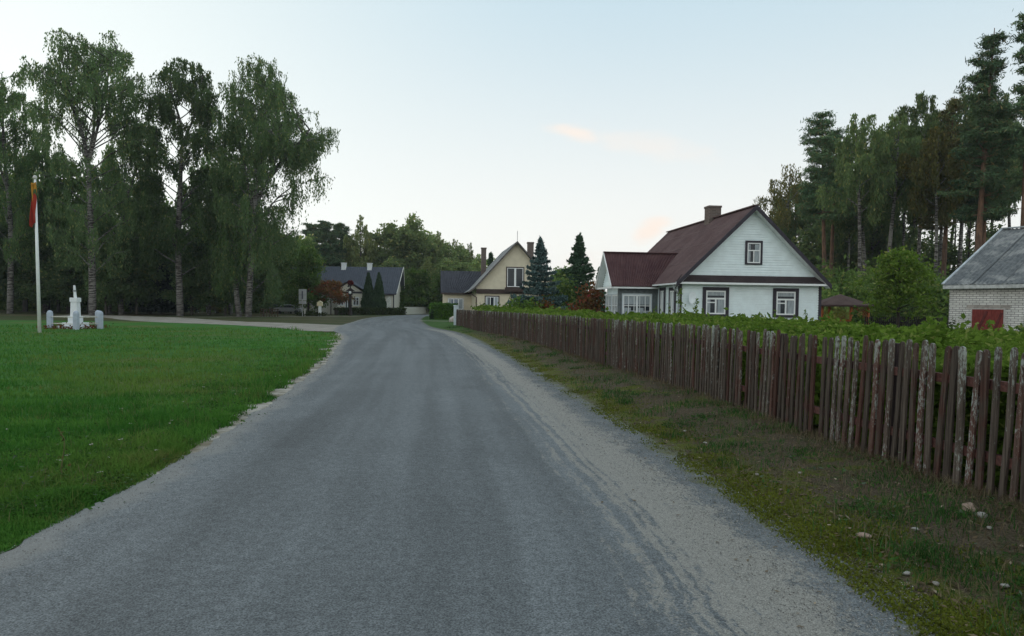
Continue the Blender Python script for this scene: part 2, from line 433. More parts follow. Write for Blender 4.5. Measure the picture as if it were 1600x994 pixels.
# verge between road and fence: low bank of moss, earth and rough grass
def verge_h(x, y, t=None):
    d = np.asarray(x) - xr(y)
    h = .13*np.clip(d/1.5, 0, 1)**1.1 + .016 - .03*np.clip(-d/.06, 0, 1)
    n = np.vectorize(lambda a, b: .035*vn(a, b, 1.1, 2.)+.022*vn(a, b, 4., 6.)+.010*vn(a, b, 13., 9.))(x, y)
    return h + n*np.clip(d/.45, 0.05, 1)
N = NT('verge_earth')
p = N.pos(); dl = N.attr('dl')
a, b, c = N.noise(p, 1.1, 5., .65), N.noise(p, 5., 5., .65), N.noise(p, 60., 4., .75)
soil = N.mix(N.rng(c, .3, .7), (.034, .027, .018), (.150, .120, .082))
moss = N.mix(N.rng(c, .3, .7), (.050, .062, .012), (.130, .145, .026))
grs = N.mix(N.rng(c, .3, .7), (.018, .040, .010), (.050, .085, .022))
band = N.rng(N.m('ADD', dl, N.m('MULTIPLY', N.m('SUBTRACT', a, .5), 1.1)), .42, .72, 1., 0.)
mk = N.m('MAXIMUM', N.m('MULTIPLY', band, N.rng(b, .36, .52)), N.rng(N.m('ADD', a, N.m('MULTIPLY', b, .3)),   .69, .80))
far = N.rng(N.attr('al'), 42., 62.)
col = N.mix(N.m('MULTIPLY', N.rng(b, .50, .66), .8), soil, grs)
col = N.mix(mk, col, moss)
col = N.mix(far, col, N.mix(N.rng(b, .35, .6), (.03, .075, .018), (.05, .10, .022)))
grit = N.m('MULTIPLY', N.rng(dl, .0, .2, 1., 0.), N.rng(b, .35, .55))
col = N.mix(grit, col, N.mix(N.rng(c, .35, .65), (.06, .06, .055), (.2, .195, .18)))
verge_m = N.pbr(col, .95, N.bump(N.m('ADD', N.m('MULTIPLY', b, 1.), c), .9, .03), .1)
ys = np.r_[np.arange(-8, 18, .055), np.arange(18, 54, .18), np.arange(54, 112, .6)]
VA = np.stack([xr(ys)-.07, ys], 1)
outer = np.where(ys < 53, xf(ys)+1.0, np.interp(ys, [53, 58, 66, 112], [-3.0, -2.5, -4, -7]))
VB = np.stack([outer, ys], 1)
tag(sheet('verge', VA, VB, 46, 0, verge_m, zf=lambda x, y, t: verge_h(x, y), attrs=True), kind='structure')

# ------------------------------------------------------------------ grass blades, leaf litter, stones
def blades(name, P, h, wdt, mat, lean=.45, rg=rng):
    n = len(P); az_ = rg.random(n)*2*math.pi; tl = (rg.random(n)*lean)
    hh = np.asarray(h)*(.5+.9*rg.random(n)); d = np.stack([np.cos(az_), np.sin(az_), np.zeros(n)], 1)
    z = np.array([0, 0, 1.]); ph = rg.random(n)*2*math.pi
    sd_ = np.stack([np.cos(ph), np.sin(ph), np.zeros(n)], 1)*(np.asarray(wdt)*np.ones(n))[:, None]*.5
    mid = P + d*(hh*tl*.35)[:, None] + z*(hh*.6)[:, None]
    tip = P + d*(hh*tl*1.25)[:, None] + z*(hh*(1-.25*tl))[:, None]
    V = np.stack([P-sd_, P+sd_, mid+sd_*.7, mid-sd_*.7, tip+sd_*.05, tip-sd_*.05], 1).reshape(-1, 3)
    i = np.arange(n)[:, None]*6
    F = np.concatenate([np.hstack([i, i+1, i+2, i+3]), np.hstack([i+3, i+2, i+4, i+5])])
    t = rg.random(n)
    return tag(link(name, np_mesh(name, V, F, tint=np.r_[t, t]), mat), kind='stuff')
N = NT('lawn_blade'); p = N.pos(); t = N.attr('tint')
a, b, c = N.noise(p, .16, 4., .6), N.noise(N.scale(p, (.5, 1.5, 1)), .8, 5., .65), N.noise(p, 3.2, 3., .6)
col = N.mix(N.m('ADD', N.m('MULTIPLY', t, .45), N.rng(b, .40, .60, 0., .55)), (.028, .112, .018), (.092, .220, .038))
col = N.mix(N.m('MULTIPLY', N.rng(a, .46, .60), .7), col, (.130, .200, .040))
col = N.mix(N.m('MULTIPLY', N.rng(c, .54, .68), .55), col, (.022, .070, .018))
col = N.mix(N.m('MULTIPLY', N.rng(N.m('ADD', N.noise(p, .5, 5., .7), N.m('MULTIPLY', t, .16)), .62, .76), .55), col, (.165, .140, .060))
d_ = N.n('ShaderNodeBsdfDiffuse', {0: col}).outputs[0]; tr_ = N.n('ShaderNodeBsdfTranslucent', {0: col}).outputs[0]
lawn_blade = N.out(N.n('ShaderNodeMixShader', {0: .25, 1: d_, 2: tr_}).outputs[0])
verge_blade = leafmat('verge_blade', (.024, .070, .018), (.060, .140, .036), (.17, .14, .08), .25, .8, .0)
dry_blade = leafmat('dry_blade', (.11, .085, .05), (.20, .165, .105), (.05, .08, .02), .2, .8, .0)
def sample_y(n, y0, y1, pw):
    u = rng.random(n); k = 1-pw
    return (y0**k + u*(y1**k-y0**k))**(1/k)
n = 150000
y = sample_y(n, 3.2, 46, 1.9); left = -.74*y-2
e = lawn_edge(y)
x = left + (e-left)*rng.random(n)
near_edge = rng.random(n) < .10
x = np.where(near_edge, e+.05-np.abs(rng.normal(size=n))*.25, x)
pat = np.array([1.2*vn(a, b, .35, 3.)+.8*vn(a, b, 1.5, 7.) for a, b in zip(x, y)])
ok = (x < e+.05-margin(y)*rng.uniform(.75, 1.1, n)*(y > 6.5)) & (x < e-.12*np.clip(pat, 0, 1)) ; x, y, pat, e = x[ok], y[ok], pat[ok], e[ok]
edge_d = e-x
h = (.050+.040*np.clip(pat+.2, 0, 1.2)+.10*np.clip((1.7-edge_d)/1.7, 0, 1)*np.clip(pat+.35, 0, 1)*(edge_d > .15))*(1-.5*np.clip((.3-edge_d)/.3, 0, 1))*(1+.012*y)
blades('lawn_grass', np.stack([x, y, np.full(len(x), .004)], 1), h, .0035+.00085*y, lawn_blade, .8)
# dry bents and seed heads along the lawn's road edge
n = 1300; y = sample_y(n, 3.4, 24, 1.3); x = xl(y)-.25-np.abs(rng.normal(size=n))*.9
blades('dry_grass', np.stack([x, y, np.full(n, .004)], 1), .12, .0022+.0003*y, dry_blade, 1.2)
# verge tufts
cx = []; 
for k in range(150):
    yy = float(sample_y(1, 3.0, 50, 1.25)[0]); t = random.random()
    xx = xr(yy)+.25+(xf(yy)-xr(yy)-.2)*t**.8
    nb = int(random.uniform(30, 110)*(1 if yy < 14 else .6)); r = random.uniform(.06, .22)*(1+.01*yy)
    nb = int(nb*1.3); q = np.array([xx, yy])+rng.normal(size=(nb, 2))*r
    cx.append(np.c_[q, np.full(nb, random.uniform(.035, .10))])
cx = np.vstack(cx); ok = cx[:, 0] > xr(cx[:, 1])+.06; cx = cx[ok]
zz = verge_h(cx[:, 0], cx[:, 1])-.006
blades('verge_grass', np.c_[cx[:, :2], zz], cx[:, 2], .0038+.0006*cx[:, 1], verge_blade, .95)
n = 9000; y = sample_y(n, 3.0, 40, 1.5); x = np.where(rng.random(n) < .6, xf(y)-np.abs(rng.normal(size=n))*.16, xr(y)+.15+rng.random(n)*1.5)
blades('dry_grass', np.stack([x, y, verge_h(x, y)-.004], 1), .10, .0024+.0004*y, dry_blade, 1.7)
# moss tips
n = 60000; y = sample_y(n, 3.0, 30, 1.7); x = xr(y)-.22*rng.random(n)**1.6+np.abs(rng.normal(size=n))*.36
keep = np.array([.5+1.5*(vn(a, b, 1.3, 5.)+.5*vn(a, b, 4., 2.)) for a, b in zip(x, y)]) > rng.random(n); x, y = x[keep], y[keep]
mossm = leafmat('moss_tips', (.055, .072, .012), (.150, .175, .027), (.09, .08, .04), .2, 1.2, 0.)
blades('moss', np.stack([x, y, np.where(x < xr(y)-.03, .012, verge_h(x, y)-.004)], 1), .018, .010+.0008*y, mossm, 1.2)
gritm = leafmat('loose_grit', (.10, .10, .095), (.26, .25, .235), (.38, .37, .34), 0., 3., 0.)
n = 15000; y = sample_y(n, 3.0, 20, 1.7); x = xr(y)-rng.normal(size=n)*.32-.28; x = np.minimum(x, xr(y)+.18*rng.random(n))
zz = np.where(x < xr(y)-.03, .018, verge_h(x, y)+.004)
tag(leaves('gravel', np.stack([x, y, zz], 1), .0045+.0004*y, .75, gritm, None, flat=.55), kind='stuff')
n = 2500; y = sample_y(n, 3.2, 20, 1.6); x = xl(y)+np.abs(rng.normal(size=n))*.22+.02
tag(leaves('gravel', np.stack([x, y, np.full(n, .018)], 1), .004+.0004*y, .75, gritm, None, flat=.55), kind='stuff')
# low broad weeds
def rosettes(name, pts, rad, mat, n=26, z0=0., flat=.75):
    P = []
    for x, y, z, r in pts:
        q = rng.normal(size=(n, 3))*np.array([r, r, r*.32]); q[:, 2] = np.abs(q[:, 2])
        P.append(q+np.array([x, y, z+.01]))
    P = np.vstack(P)
    return tag(leaves(name, P, rad, 1.0, mat, None, flat=flat), kind='stuff')
weedm = leafmat('weed_leaf', (.025, .065, .016), (.065, .13, .03), (.10, .13, .09), .25, .8, 0.)
pts = []
for k in range(420):
    yy = float(sample_y(1, 3.2, 26, 1.3)[0]); xx = xl(yy)-.12-abs(random.gauss(0, 1.1)); pts.append((xx, yy, .0, random.uniform(.05, .14)))
for k in range(60):
    yy = float(sample_y(1, 3.0, 40, 1.2)[0]); xx = xr(yy)+.3+random.random()*(xf(yy)-xr(yy)-.35); pts.append((xx, yy, float(verge_h(xx, yy)), random.uniform(.05, .14)))
rosettes('low_weeds', pts, .020, weedm, 44)
flm = leafmat('clover_flower', (.36, .35, .32), (.48, .46, .42), None, .2, 3., 0.)
pts = []
for k in range(26):
    yy = float(sample_y(1, 6, 17, 1.2)[0]); xx = xl(yy)-.25-abs(random.gauss(0, 1.0)); pts.append((xx, yy, .075, .010))
rosettes('clover_flowers', pts, .010, flm, 8)
# fallen leaves
littm = leafmat('dead_leaf', (.06, .042, .026), (.20, .155, .10), (.30, .25, .18), .1, .8, 0.)
n = 3000; y = sample_y(n, 3.0, 34, 1.4); x = xr(y)+.05+rng.random(n)*(xf(y)-xr(y)-.02)
tag(leaves('fallen_leaves', np.stack([x, y, verge_h(x, y)+.010], 1), .017+.0004*y, 1.1, littm, None, flat=.8), kind='stuff')
n = 60; y = sample_y(n, 3.2, 14, 1.2); x = xr(y)-.05-np.abs(rng.normal(size=n))*.5
tag(leaves('fallen_leaves', np.stack([x, y, np.full(n, .022)], 1), .016, 1.1, littm, None, flat=.9), kind='stuff')
# stones
def stone_mesh(seed, sx, sy, sz):
    import bmesh
    bm = bmesh.new(); bmesh.ops.create_icosphere(bm, subdivisions=3, radius=1)
    for v in bm.verts:
        k = 1+.28*mnoise.noise(v.co*1.3+Vector((seed*7.1, 0, 0)))+.08*mnoise.noise(v.co*4+Vector((0, seed, 0)))
        v.co = Vector((v.co.x*sx*k, v.co.y*sy*k, v.co.z*sz*k))
    me = bpy.data.meshes.new('stone'); bm.to_mesh(me); bm.free()
    me.polygons.foreach_set('use_smooth', np.ones(len(me.polygons), bool)); return me
white_stone = plain('pale_stone', (.30, .29, .265), .8, .15, 20, .3)
red_stone = plain('reddish_stone', (.26, .19, .15), .85, .25, 14, .3)
grey_stone = plain('grey_stone', (.24, .225, .20), .85, .25, 14, .3)
def stone(px, py, me, mat, label, group=None):
    d = ray(px, py); t = (.10-CAM_H)/d.z; x, y = d.x*t, d.y*t
    o = link('stone', me, mat); o.location = (x, y, float(verge_h(x, y))+.012); o.rotation_euler = (0, 0, random.random()*6)
    return tag(o, label, 'stone', group)
stone(1515, 801, stone_mesh(1, .062, .05, .04), red_stone, 'reddish round stone lying at the foot of the picket fence')
stone(1533, 813, stone_mesh(2, .042, .036, .028), white_stone, 'bright white stone lying in bare earth just before the fence')
stone(1350, 828, stone_mesh(7, .05, .038, .018), red_stone, 'flat tan stone among dead leaves halfway across the verge')
s1, s2 = stone_mesh(3, .023, .018, .011), stone_mesh(4, .017, .021, .011)
for i, (px, py) in enumerate([(1463,896),(1430,825),(1546,832),(1417,880),(1250,738),(1102,686),(1183,735),(1570,905),(1375,720),(1070,668)]):
    stone(px, py, s1 if i % 2 else s2, white_stone if i % 2 else grey_stone, 'small pale pebble half sunk in the mossy verge', 'small pale pebbles on the verge')

# tall weed stalk standing in the lawn
def stalk(px, py, Y, h, label, group=None, z0=0., nl=40, sz=.05, mat=weedm, name='tall_weed', lean=.05):
    x = ax(px, Y, py)
    root = empty(name, (x, Y, z0), label, 'plant', group)
    pts = [(random.uniform(-1, 1)*lean*t*h*2, random.uniform(-1, 1)*lean*t*h, h*t) for t in np.linspace(0, 1, 6)]
    M().tube(pts, [.008, .007, .006, .005, .004, .002], 5).build('stem', stemm, root)
    P = []
    for k in range(nl):
        t = .25+.75*random.random(); q = np.array([np.interp(t*h, [p[2] for p in pts], [p[i] for p in pts]) for i in range(3)])
        P.append(q+rng.normal(size=3)*np.array([1, 1, .5])*h*.06*(1.2-t))
    leaves('leaves', np.array(P), sz, 1.1, mat, root, flat=.4)
    return root
stemm = plain('stem', (.10, .11, .04), .8)
rustm = leafmat('dock_leaf', (.05, .06, .02), (.10, .09, .035), (.12, .07, .03), .2, .8, 0.)
for kk, (px, py, Y, h) in enumerate([(98, 745, 6.5, .46)]):
    stalk(px, py, Y, h, 'thin dark weed stalk standing up out of the lawn grass', None, 0., 26, .018, rustm)

# ------------------------------------------------------------------ picket fence
N = NT('weathered_picket')
p = N.pos(); t = N.attr('tint')
grainz = N.noise(N.scale(p, (60, 60, 2.2)), 1.0, 5., .65)
fl = N.noise(N.scale(p, (1, 1, .42)), 52., 5., .72); fl2 = N.noise(N.scale(p, (1, 1, .5)), 5., 3., .6)
wood = N.mix(N.rng(grainz, .3, .7), (.034, .026, .021), (.115, .092, .075))
redp = N.mix(N.rng(grainz, .3, .7), (.050, .017, .013), (.100, .034, .025))
t2 = N.m('FRACT', N.m('MULTIPLY', t, 7.31))
rk = N.m('MULTIPLY', N.rng(N.m('ADD', N.m('ADD', fl2, N.m('MULTIPLY', fl, .35)), N.m('MULTIPLY', t, .40)), .86, 1.06), .65)
col = N.mix(rk, wood, redp)
_, _, z = N.sep(p)
lich = N.m('ADD', N.m('ADD', fl, N.m('MULTIPLY', fl2, .55)), N.m('MULTIPLY', N.m('SUBTRACT', t2, .5), .22))
lich = N.m('ADD', lich, N.rng(z, .95, 1.35, 0., .13))
lk = N.rng(lich, .905, 1.04)
col = N.mix(N.m('MULTIPLY', lk, .75), col, (.27, .305, .28))
col = N.mul(col, N.rng(t2, 0, 1, .75, 1.25, False))
picket_m = N.pbr(col, .9, N.bump(N.m('ADD', grainz, fl), .5, .006), .15)
rail_m = plain('fence_rail', (.085, .035, .028), .85, .4, 12, .3, streak=(3, 3, 3))
fence = empty('picket_fence', (0, 0, 0), 'long weathered brown picket fence with peeling paint along the road', 'fence')
PP, ps = resample(FC, .120)
def picket_shape(i):
    x, y = PP[i]; a = PP[min(i+1, len(PP)-1)]-PP[max(i-1, 0)]; a = a/np.linalg.norm(a); nr = np.array([-a[1], a[0]])
    if nr[0] > 0: nr = -nr                     # towards the road
    wdt = random.uniform(.053, .071); h = 1.21+random.gauss(0, .012); th = .022
    z0 = .085+.012*vn(x, y, .5, 3.)+random.gauss(0, .010)
    lean = random.gauss(-.055, .016); fwd = random.gauss(0, .012)
    a3 = np.array([a[0], a[1], 0]); n3 = np.array([nr[0], nr[1], 0]); zz = np.array([0, 0, 1.])
    prof = [(-.5, 0), (-.5, h*.5), (-.5, h-.04), (-.33, h-.010), (0, h), (.33, h-.010), (.5, h-.04), (.5, h*.5), (.5, 0)]
    bow = random.gauss(0, .008)
    V = []
    for s_ in (0, 1):
        for u, zq in prof:
            q = np.array([x, y, z0]) + a3*(u*wdt + lean*zq + bow*math.sin(math.pi*zq/h)) + n3*(.03+s_*th+fwd*zq) + zz*zq
            V.append(q)
    n = len(prof)
    F = [tuple(range(n)), tuple(range(2*n-1, n-1, -1))] + [(i, n+i, n+(i+1) % n, (i+1) % n) for i in range(n)]
    return V, F
far_m = M(); far_t = []
first = int(np.searchsorted(PP[:, 1], 4.75))
for i in range(len(PP)):
    if random.random() < .012: continue
    V, F = picket_shape(i); t = random.random()
    if first <= i < first+100:
        me = bpy.data.meshes.new('picket'); me.from_pydata([tuple(v) for v in V], [], F)
        at_ = me.attributes.new('tint', 'FLOAT', 'FACE'); at_.data.foreach_set('value', np.full(len(F), t, np.float32))
        link('picket', me, picket_m, fence)
    else:
        far_m.add(V, F); far_t += [t]*len(F)
o = far_m.build('pickets', picket_m, fence); o['kind'] = 'stuff'
at_ = o.data.attributes.new('tint', 'FLOAT', 'FACE'); at_.data.foreach_set('value', np.array(far_t, np.float32))
rp, _ = resample(FC, .6)
for zr in (.93, .36):
    mm = M()
    for i in range(len(rp)-1):
        a, b = rp[i], rp[i+1]
        za = zb = .085+zr
        mm.bar((a[0], a[1], za), (b[0], b[1], zb), .045, .075)
    mm.build('rail', rail_m, fence)
post_m = plain('fence_post', (.035, .024, .024), .9, .4, 10, .4, streak=(4, 4, .8))
fp, _ = resample(FC, 2.45)
for i, (x, y) in enumerate(fp):
    xx = x+.10
    M().tube([(xx, y, -.1), (xx+.01, y, 1.27)], [.065, .058], 9).build('post', post_m, fence)

# ------------------------------------------------------------------ thicket of green plants behind the fence
thick_m = leafmat('thicket_leaf', (.060, .115, .016), (.165, .255, .042), (.22, .26, .07), .42, .6, 0.)
def field_ok(x, y):
    ins = x > xf(np.clip(y, 2.2, 53))+.16
    # white house footprint (front gable line, veranda, side) and shed corner
    u = (x-11.25)*.9934+(y-34.4)*.1147; v = -(x-11.25)*.1147+(y-34.4)*.9934
    house = ((u > -3.9) & (u < 4.2) & (v > -.3)) | ((u > -6.6) & (u < 0) & (v > 2.6))
    shed = ((x-17.9)*.853+(y-30.8)*.522 > -1.6) & (y > 15)
    far = (y > np.interp(x, [2, 6, 12, 15.5, 18], [48, 37, 33, 29, 26]))
    return ins & ~house & ~shed & ~far
def field_h(x, y):
    n = np.array([.16*vn(a, b, .35, 2.)+.13*vn(a, b, 1.2, 4.)+.06*vn(a, b, 3.5, 6.) for a, b in zip(x, y)])
    base = np.interp(y, [5, 12, 24, 34, 44, 52], [1.06, 1.10, 1.14, 1.22, 1.40, 1.55])
    base = base - np.clip((x-8)/7, 0, 1)*.34
    return base + n
n = 330000
y = sample_y(n, 4.2, 52, 1.35); x = xf(np.clip(y, 2.2, 53))+.16+rng.random(n)*(.78*y+2-xf(np.clip(y, 2.2, 53)))
ok = field_ok(x, y); x, y = x[ok], y[ok]
h = field_h(x, y)
dfe = x-xf(np.clip(y, 2.2, 53))
face = (dfe < .9) & (rng.random(len(x)) < .65)
z = np.where(face, .05+h*rng.random(len(x)), h*(1-np.minimum(rng.exponential(.13, len(x)), .8)))
shoot = np.array([vn(a, b, 2.4, 11.)+.6*vn(a, b, 6., 3.) for a, b in zip(x, y)])
z = z+np.where((shoot > .30) & ~face, (shoot-.30)*.65*rng.random(len(x)), 0)
leaves('thicket_leaves', np.stack([x, y, z], 1), .026+.0029*y, .95, thick_m, None, flat=.45)
tag(bpy.data.objects['thicket_leaves'], kind='stuff')
n = 9000; y = rng.random(n)*49+3.5; x = xf(y)+.18+np.abs(rng.normal(size=n))*.35; z = .05+1.0*rng.random(n)
o = leaves('thicket_leaves', np.stack([x, y, z], 1), .045, 1.0, thick_m, None, flat=.2); tag(o, kind='stuff')
spr = []
for k, (px, ytop, Y, nl) in enumerate([(1068, 452, 27, 90), (1082, 466, 27.5, 70), (1050, 474, 30, 40), (1260, 484, 27, 40), (1150, 490, 26, 40), (1238, 497, 25, 30), (1020, 478, 33, 40), (1096, 482, 29, 40)]):
    zt = az(px, ytop, Y)
    lab = ['tall yellowish leafy stalk in front of the round satellite dish', 'leafy stalk leaning beside the lower edge of the satellite dish', 'leafy stalk below the downpipe of the white house',
           'dark leafy stalk before the window nearest the far corner of the white gable', 'short stalk sticking out of the hedge between the two gable windows', 'small stalk under the second gable window of the white house',
           'leafy stalk under the veranda side windows of the white house', 'leafy stalk below the first gable window of the white house'][k]
    stalk(px, ytop, Y, zt-.3, lab, None, .3, int(nl*1.6), .055, thick_m, 'leafy_stalk', .06)

# ------------------------------------------------------------------ buildings
white_side = plain('white_siding', (.76, .85, .865), .6, .05, 3, 0)
white_paint = plain('white_paint', (.72, .75, .75), .5, .05, 5, 0)
dark_trim = plain('dark_trim', (.030, .026, .036), .6, .2, 5, 0)
brown_trim = plain('brown_trim', (.045, .030, .026), .6, .2, 5, 0)
cream = plain('cream_render', (.60, .55, .42), .85, .06, 2.5, .1)
glass_dark = plain('window_glass', (.020, .026, .032), .06, .2, 2, 0, spec=.35)
lace = plain('lace_curtain', (.30, .34, .36), .9, .35, 16, 0, streak=(3, 3, .15))
grey_metal = plain('grey_metal', (.30, .33, .34), .5, .1, 5, 0, metal=.3)

def roofmat(name, c1, c2, rough=.85, sc=1.5):
    N = NT(name); p = N.obj()
    a, b = N.noise(p, sc, 5., .6), N.noise(p, 18., 3., .7)
    col = N.mul(N.mix(N.rng(a, .3, .7), c1, c2), N.rng(b, .25, .75, .8, 1.2))
    return N.pbr(col, rough, N.bump(b, .3, .01), .2)
brown_roof = roofmat('brown_roof_sheet', (.088, .054, .054), (.119, .078, .076))
wine_roof = roofmat('wine_red_roof_sheet', (.060, .028, .031), (.092, .048, .048))
blue_roof = roofmat('blue_grey_roof', (.050, .058, .074), (.062, .071, .090))
slate_roof = roofmat('dark_tile_roof', (.040, .042, .052), (.055, .058, .070))
grey_roof = roofmat('grey_roof', (.16, .17, .17), (.25, .26, .26))
# weathered fibre-cement sheets with lichen bloom
N = NT('fibre_cement'); p = N.obj()
a, b, c = N.noise(p, .9, 5., .65, .6), N.noise(p, 5., 5., .7), N.noise(p, 40., 2.)
col = N.mix(N.rng(b, .3, .7), (.080, .088, .094), (.155, .164, .166))
col = N.mix(N.m('MULTIPLY', N.rng(a, .47, .62), .8), col, (.27, .275, .265))
fibre = N.pbr(col, .9, N.bump(c, .3, .01), .2)
N = NT('whitewashed_brick'); p = N.obj(); x, y, z = N.sep(p)
bt = N.n('ShaderNodeTexBrick', {'Vector': N.comb(N.m('ADD', x, y), z, 0.), 'Color1': (.56, .55, .52), 'Color2': (.66, .65, .61), 'Mortar': (.22, .21, .20),
       'Scale': 1., 'Mortar Size': .012, 'Mortar Smooth': .2, 'Brick Width': .26, 'Row Height': .088})
col = N.mul(bt.outputs[0], N.rng(N.noise(p, 1.2, 5., .6), .3, .7, .82, 1.1))
brick_m = N.pbr(col, .9, N.bump(bt.outputs[1], .6, -.006), .2)
N = NT('chimney_brick'); p = N.obj(); x, y, z = N.sep(p)
bt = N.n('ShaderNodeTexBrick', {'Vector': N.comb(N.m('ADD', x, y), z, 0.), 'Color1': (.095, .07, .06), 'Color2': (.13, .095, .08), 'Mortar': (.16, .15, .14),
       'Scale': 1., 'Mortar Size': .01, 'Brick Width': .26, 'Row Height': .08})
chim_m = N.pbr(bt.outputs[0], .9, None, .2)

def corr(m, e0, e1, r0, r1, pitch=.10, amp=.013, thick=.05):
    """corrugated roof plane: eave e0->e1, ridge r0->r1 (corrugations run eave to ridge)"""
    e0, e1, r0, r1 = map(Vector, (e0, e1, r0, r1))
    L = max((e1-e0).length, (r1-r0).length); n = max(2, int(L/pitch)*4)
    nr = (e1-e0).cross(r0-e0).normalized()
    if nr.z < 0: nr = -nr
    top = []; bot = []
    for i in range(n+1):
        t = i/n; o_ = nr*(amp*math.sin(t*L/pitch*2*math.pi) if amp else 0)
        a, b = e0.lerp(e1, t), r0.lerp(r1, t)
        top += [a+o_, b+o_]; bot += [a-nr*thick, b-nr*thick]
    vs = top+bot; k = len(top); fs = []
    for i in range(n):
        fs.append((2*i, 2*i+2, 2*i+3, 2*i+1)); fs.append((k+2*i, k+2*i+1, k+2*i+3, k+2*i+2))
        fs.append((2*i, k+2*i, k+2*i+2, 2*i+2)); fs.append((2*i+1, 2*i+3, k+2*i+3, k+2*i+1))
    fs.append((0, 1, k+1, k)); fs.append((2*n, k+2*n, k+2*n+1, 2*n+1))
    return m.add(vs, fs)

def frameT(o_, x):
    """local frame: origin o_, x axis along wall (horizontal), y = into the wall, z up"""
    x = Vector(x).normalized(); z = Vector((0, 0, 1)); y = z.cross(x)
    return Matrix.Translation(o_) @ Matrix((x, y, z)).transposed().to_4x4()
def window(parent, T, w_, h_, trim, sash_m=None, casing=.16, style='cross', curtain=True, name='window', pane_m=None):
    """w_,h_ outer size incl. casing; T frame with origin at lower left, -y is outward"""
    sash_m = sash_m or white_paint
    c = casing
    m = M()
    m.box(0, c, -.045, 0, 0, h_, T).box(w_-c, w_, -.045, 0, 0, h_, T).box(c, w_-c, -.045, 0, h_-c, h_, T).box(c, w_-c, -.05, 0, 0, c*.75, T)
    o_ = m.build(name, trim, parent)
    x0, x1, z0, z1 = c, w_-c, c*.75, h_-c; f = .065 if w_ > .9 else .05
    m = M()
    m.box(x0, x0+f, -.035, -.002, z0, z1, T).box(x1-f, x1, -.035, -.002, z0, z1, T).box(x0+f, x1-f, -.035, -.002, z0, z0+f, T).box(x0+f, x1-f, -.035, -.002, z1-f, z1, T)
    if style == 'cross':
        zt = z0+(z1-z0)*.66
        m.box(x0+f, x1-f, -.037, -.002, zt-f*.6, zt+f*.6, T)
        xc = (x0+x1)/2
        m.box(xc-f*.6, xc+f*.6, -.036, -.002, z0+f, zt-f*.6, T)
        m.box(x0+f, xc-f*.6, -.034, -.002, z0+(zt-z0)*.72, z0+(zt-z0)*.72+f*.8, T)
    elif style == 'attic':
        zt = z0+(z1-z0)*.62; xc = (x0+x1)/2
        m.box(x0+f, x1-f, -.037, -.002, zt-.025, zt+.025, T); m.box(xc-.025, xc+.025, -.036, -.002, z0+f, zt-.025, T)
    elif style == 'grid':
        nx, nz = max(2, int(round((x1-x0)/.30))), 3
        for i in range(1, nx): xx = x0+(x1-x0)*i/nx; m.box(xx-.016, xx+.016, -.033, -.002, z0+f, z1-f, T)
        for q in (.10, .62): zz = z0+(z1-z0)*q; m.box(x0+f, x1-f, -.034, -.002, zz-.018, zz+.018, T)
        xc = (x0+x1)/2; m.box(xc-.045, xc+.045, -.036, -.002, z0+f, z1-f, T)
    elif style == 'three':
        for q in (.36, .68): xx = x0+(x1-x0)*q; m.box(xx-.04, xx+.04, -.036, -.002, z0+f, z1-f, T)
    elif style == 'double':
        xc = (x0+x1)/2; m.box(xc-.09, xc+.09, -.036, -.002, z0+f, z1-f, T)
    m.build('sash', sash_m, o_)
    M().box(x0+f*.5, x1-f*.5, -.012, -.001, z0+f*.5, z1-f*.5, T).build('pane', pane_m or glass_dark, o_)
    if curtain:
        m = M(); zc = z0+(z1-z0)*(.66 if style == 'cross' else .92)
        def cloth(a, b, za, zb):
            n = 14; vs = []; 
            for i in range(n+1):
                xx = a+(b-a)*i/n; yy = -.0175+.0035*math.sin(i*2.1)
                vs += [T @ Vector((xx, yy, za)), T @ Vector((xx, yy, zb))]
            m.add(vs, [(2*i, 2*i+2, 2*i+3, 2*i+1) for i in range(n)])
        if style == 'grid':
            for q in range(4):
                a = x0+f+(x1-x0-2*f)*q/4
                cloth(a, a+(x1-x0)*.24, z0+.1, z0+(z1-z0)*(.45 if q % 2 else .55))
            cloth(x0+f, x1-f, z0+(z1-z0)*.66, z1-f)
        else:
            cloth(x0+f, x0+f+(x1-x0)*.16, z0+f, zc); cloth(x1-f-(x1-x0)*.34, x1-f, z0+f, zc)
            if style == 'cross': cloth(x0+f, x1-f, zc+(z1-z0)*.13, z1-f)
        m.build('curtain', lace, o_)
    return o_

def siding(m, T, fn, z0, z1, lap=.118, dep=.026):
    """clapboards on a wall frame T; fn(z) -> (xa, xb) extent"""
    z = z0; gr = .036
    while z < z1-.03:
        zb = min(z+lap, z1); zg = z+gr
        a0, a1 = fn(zg); b0, b1 = fn(zb)
        if a1-a0 < .04: break
        vs = [T @ Vector(p) for p in ((a0, -dep, zg), (a1, -dep, zg), (b1, -dep*.72, zb), (b0, -dep*.72, zb), (a0, .03, zg), (a1, .03, zg), (b1, .03, zb), (b0, .03, zb))]
        m.add(vs, [(0, 1, 2, 3), (4, 5, 1, 0), (3, 2, 6, 7), (0, 3, 7, 4), (1, 5, 6, 2)]); z = zb

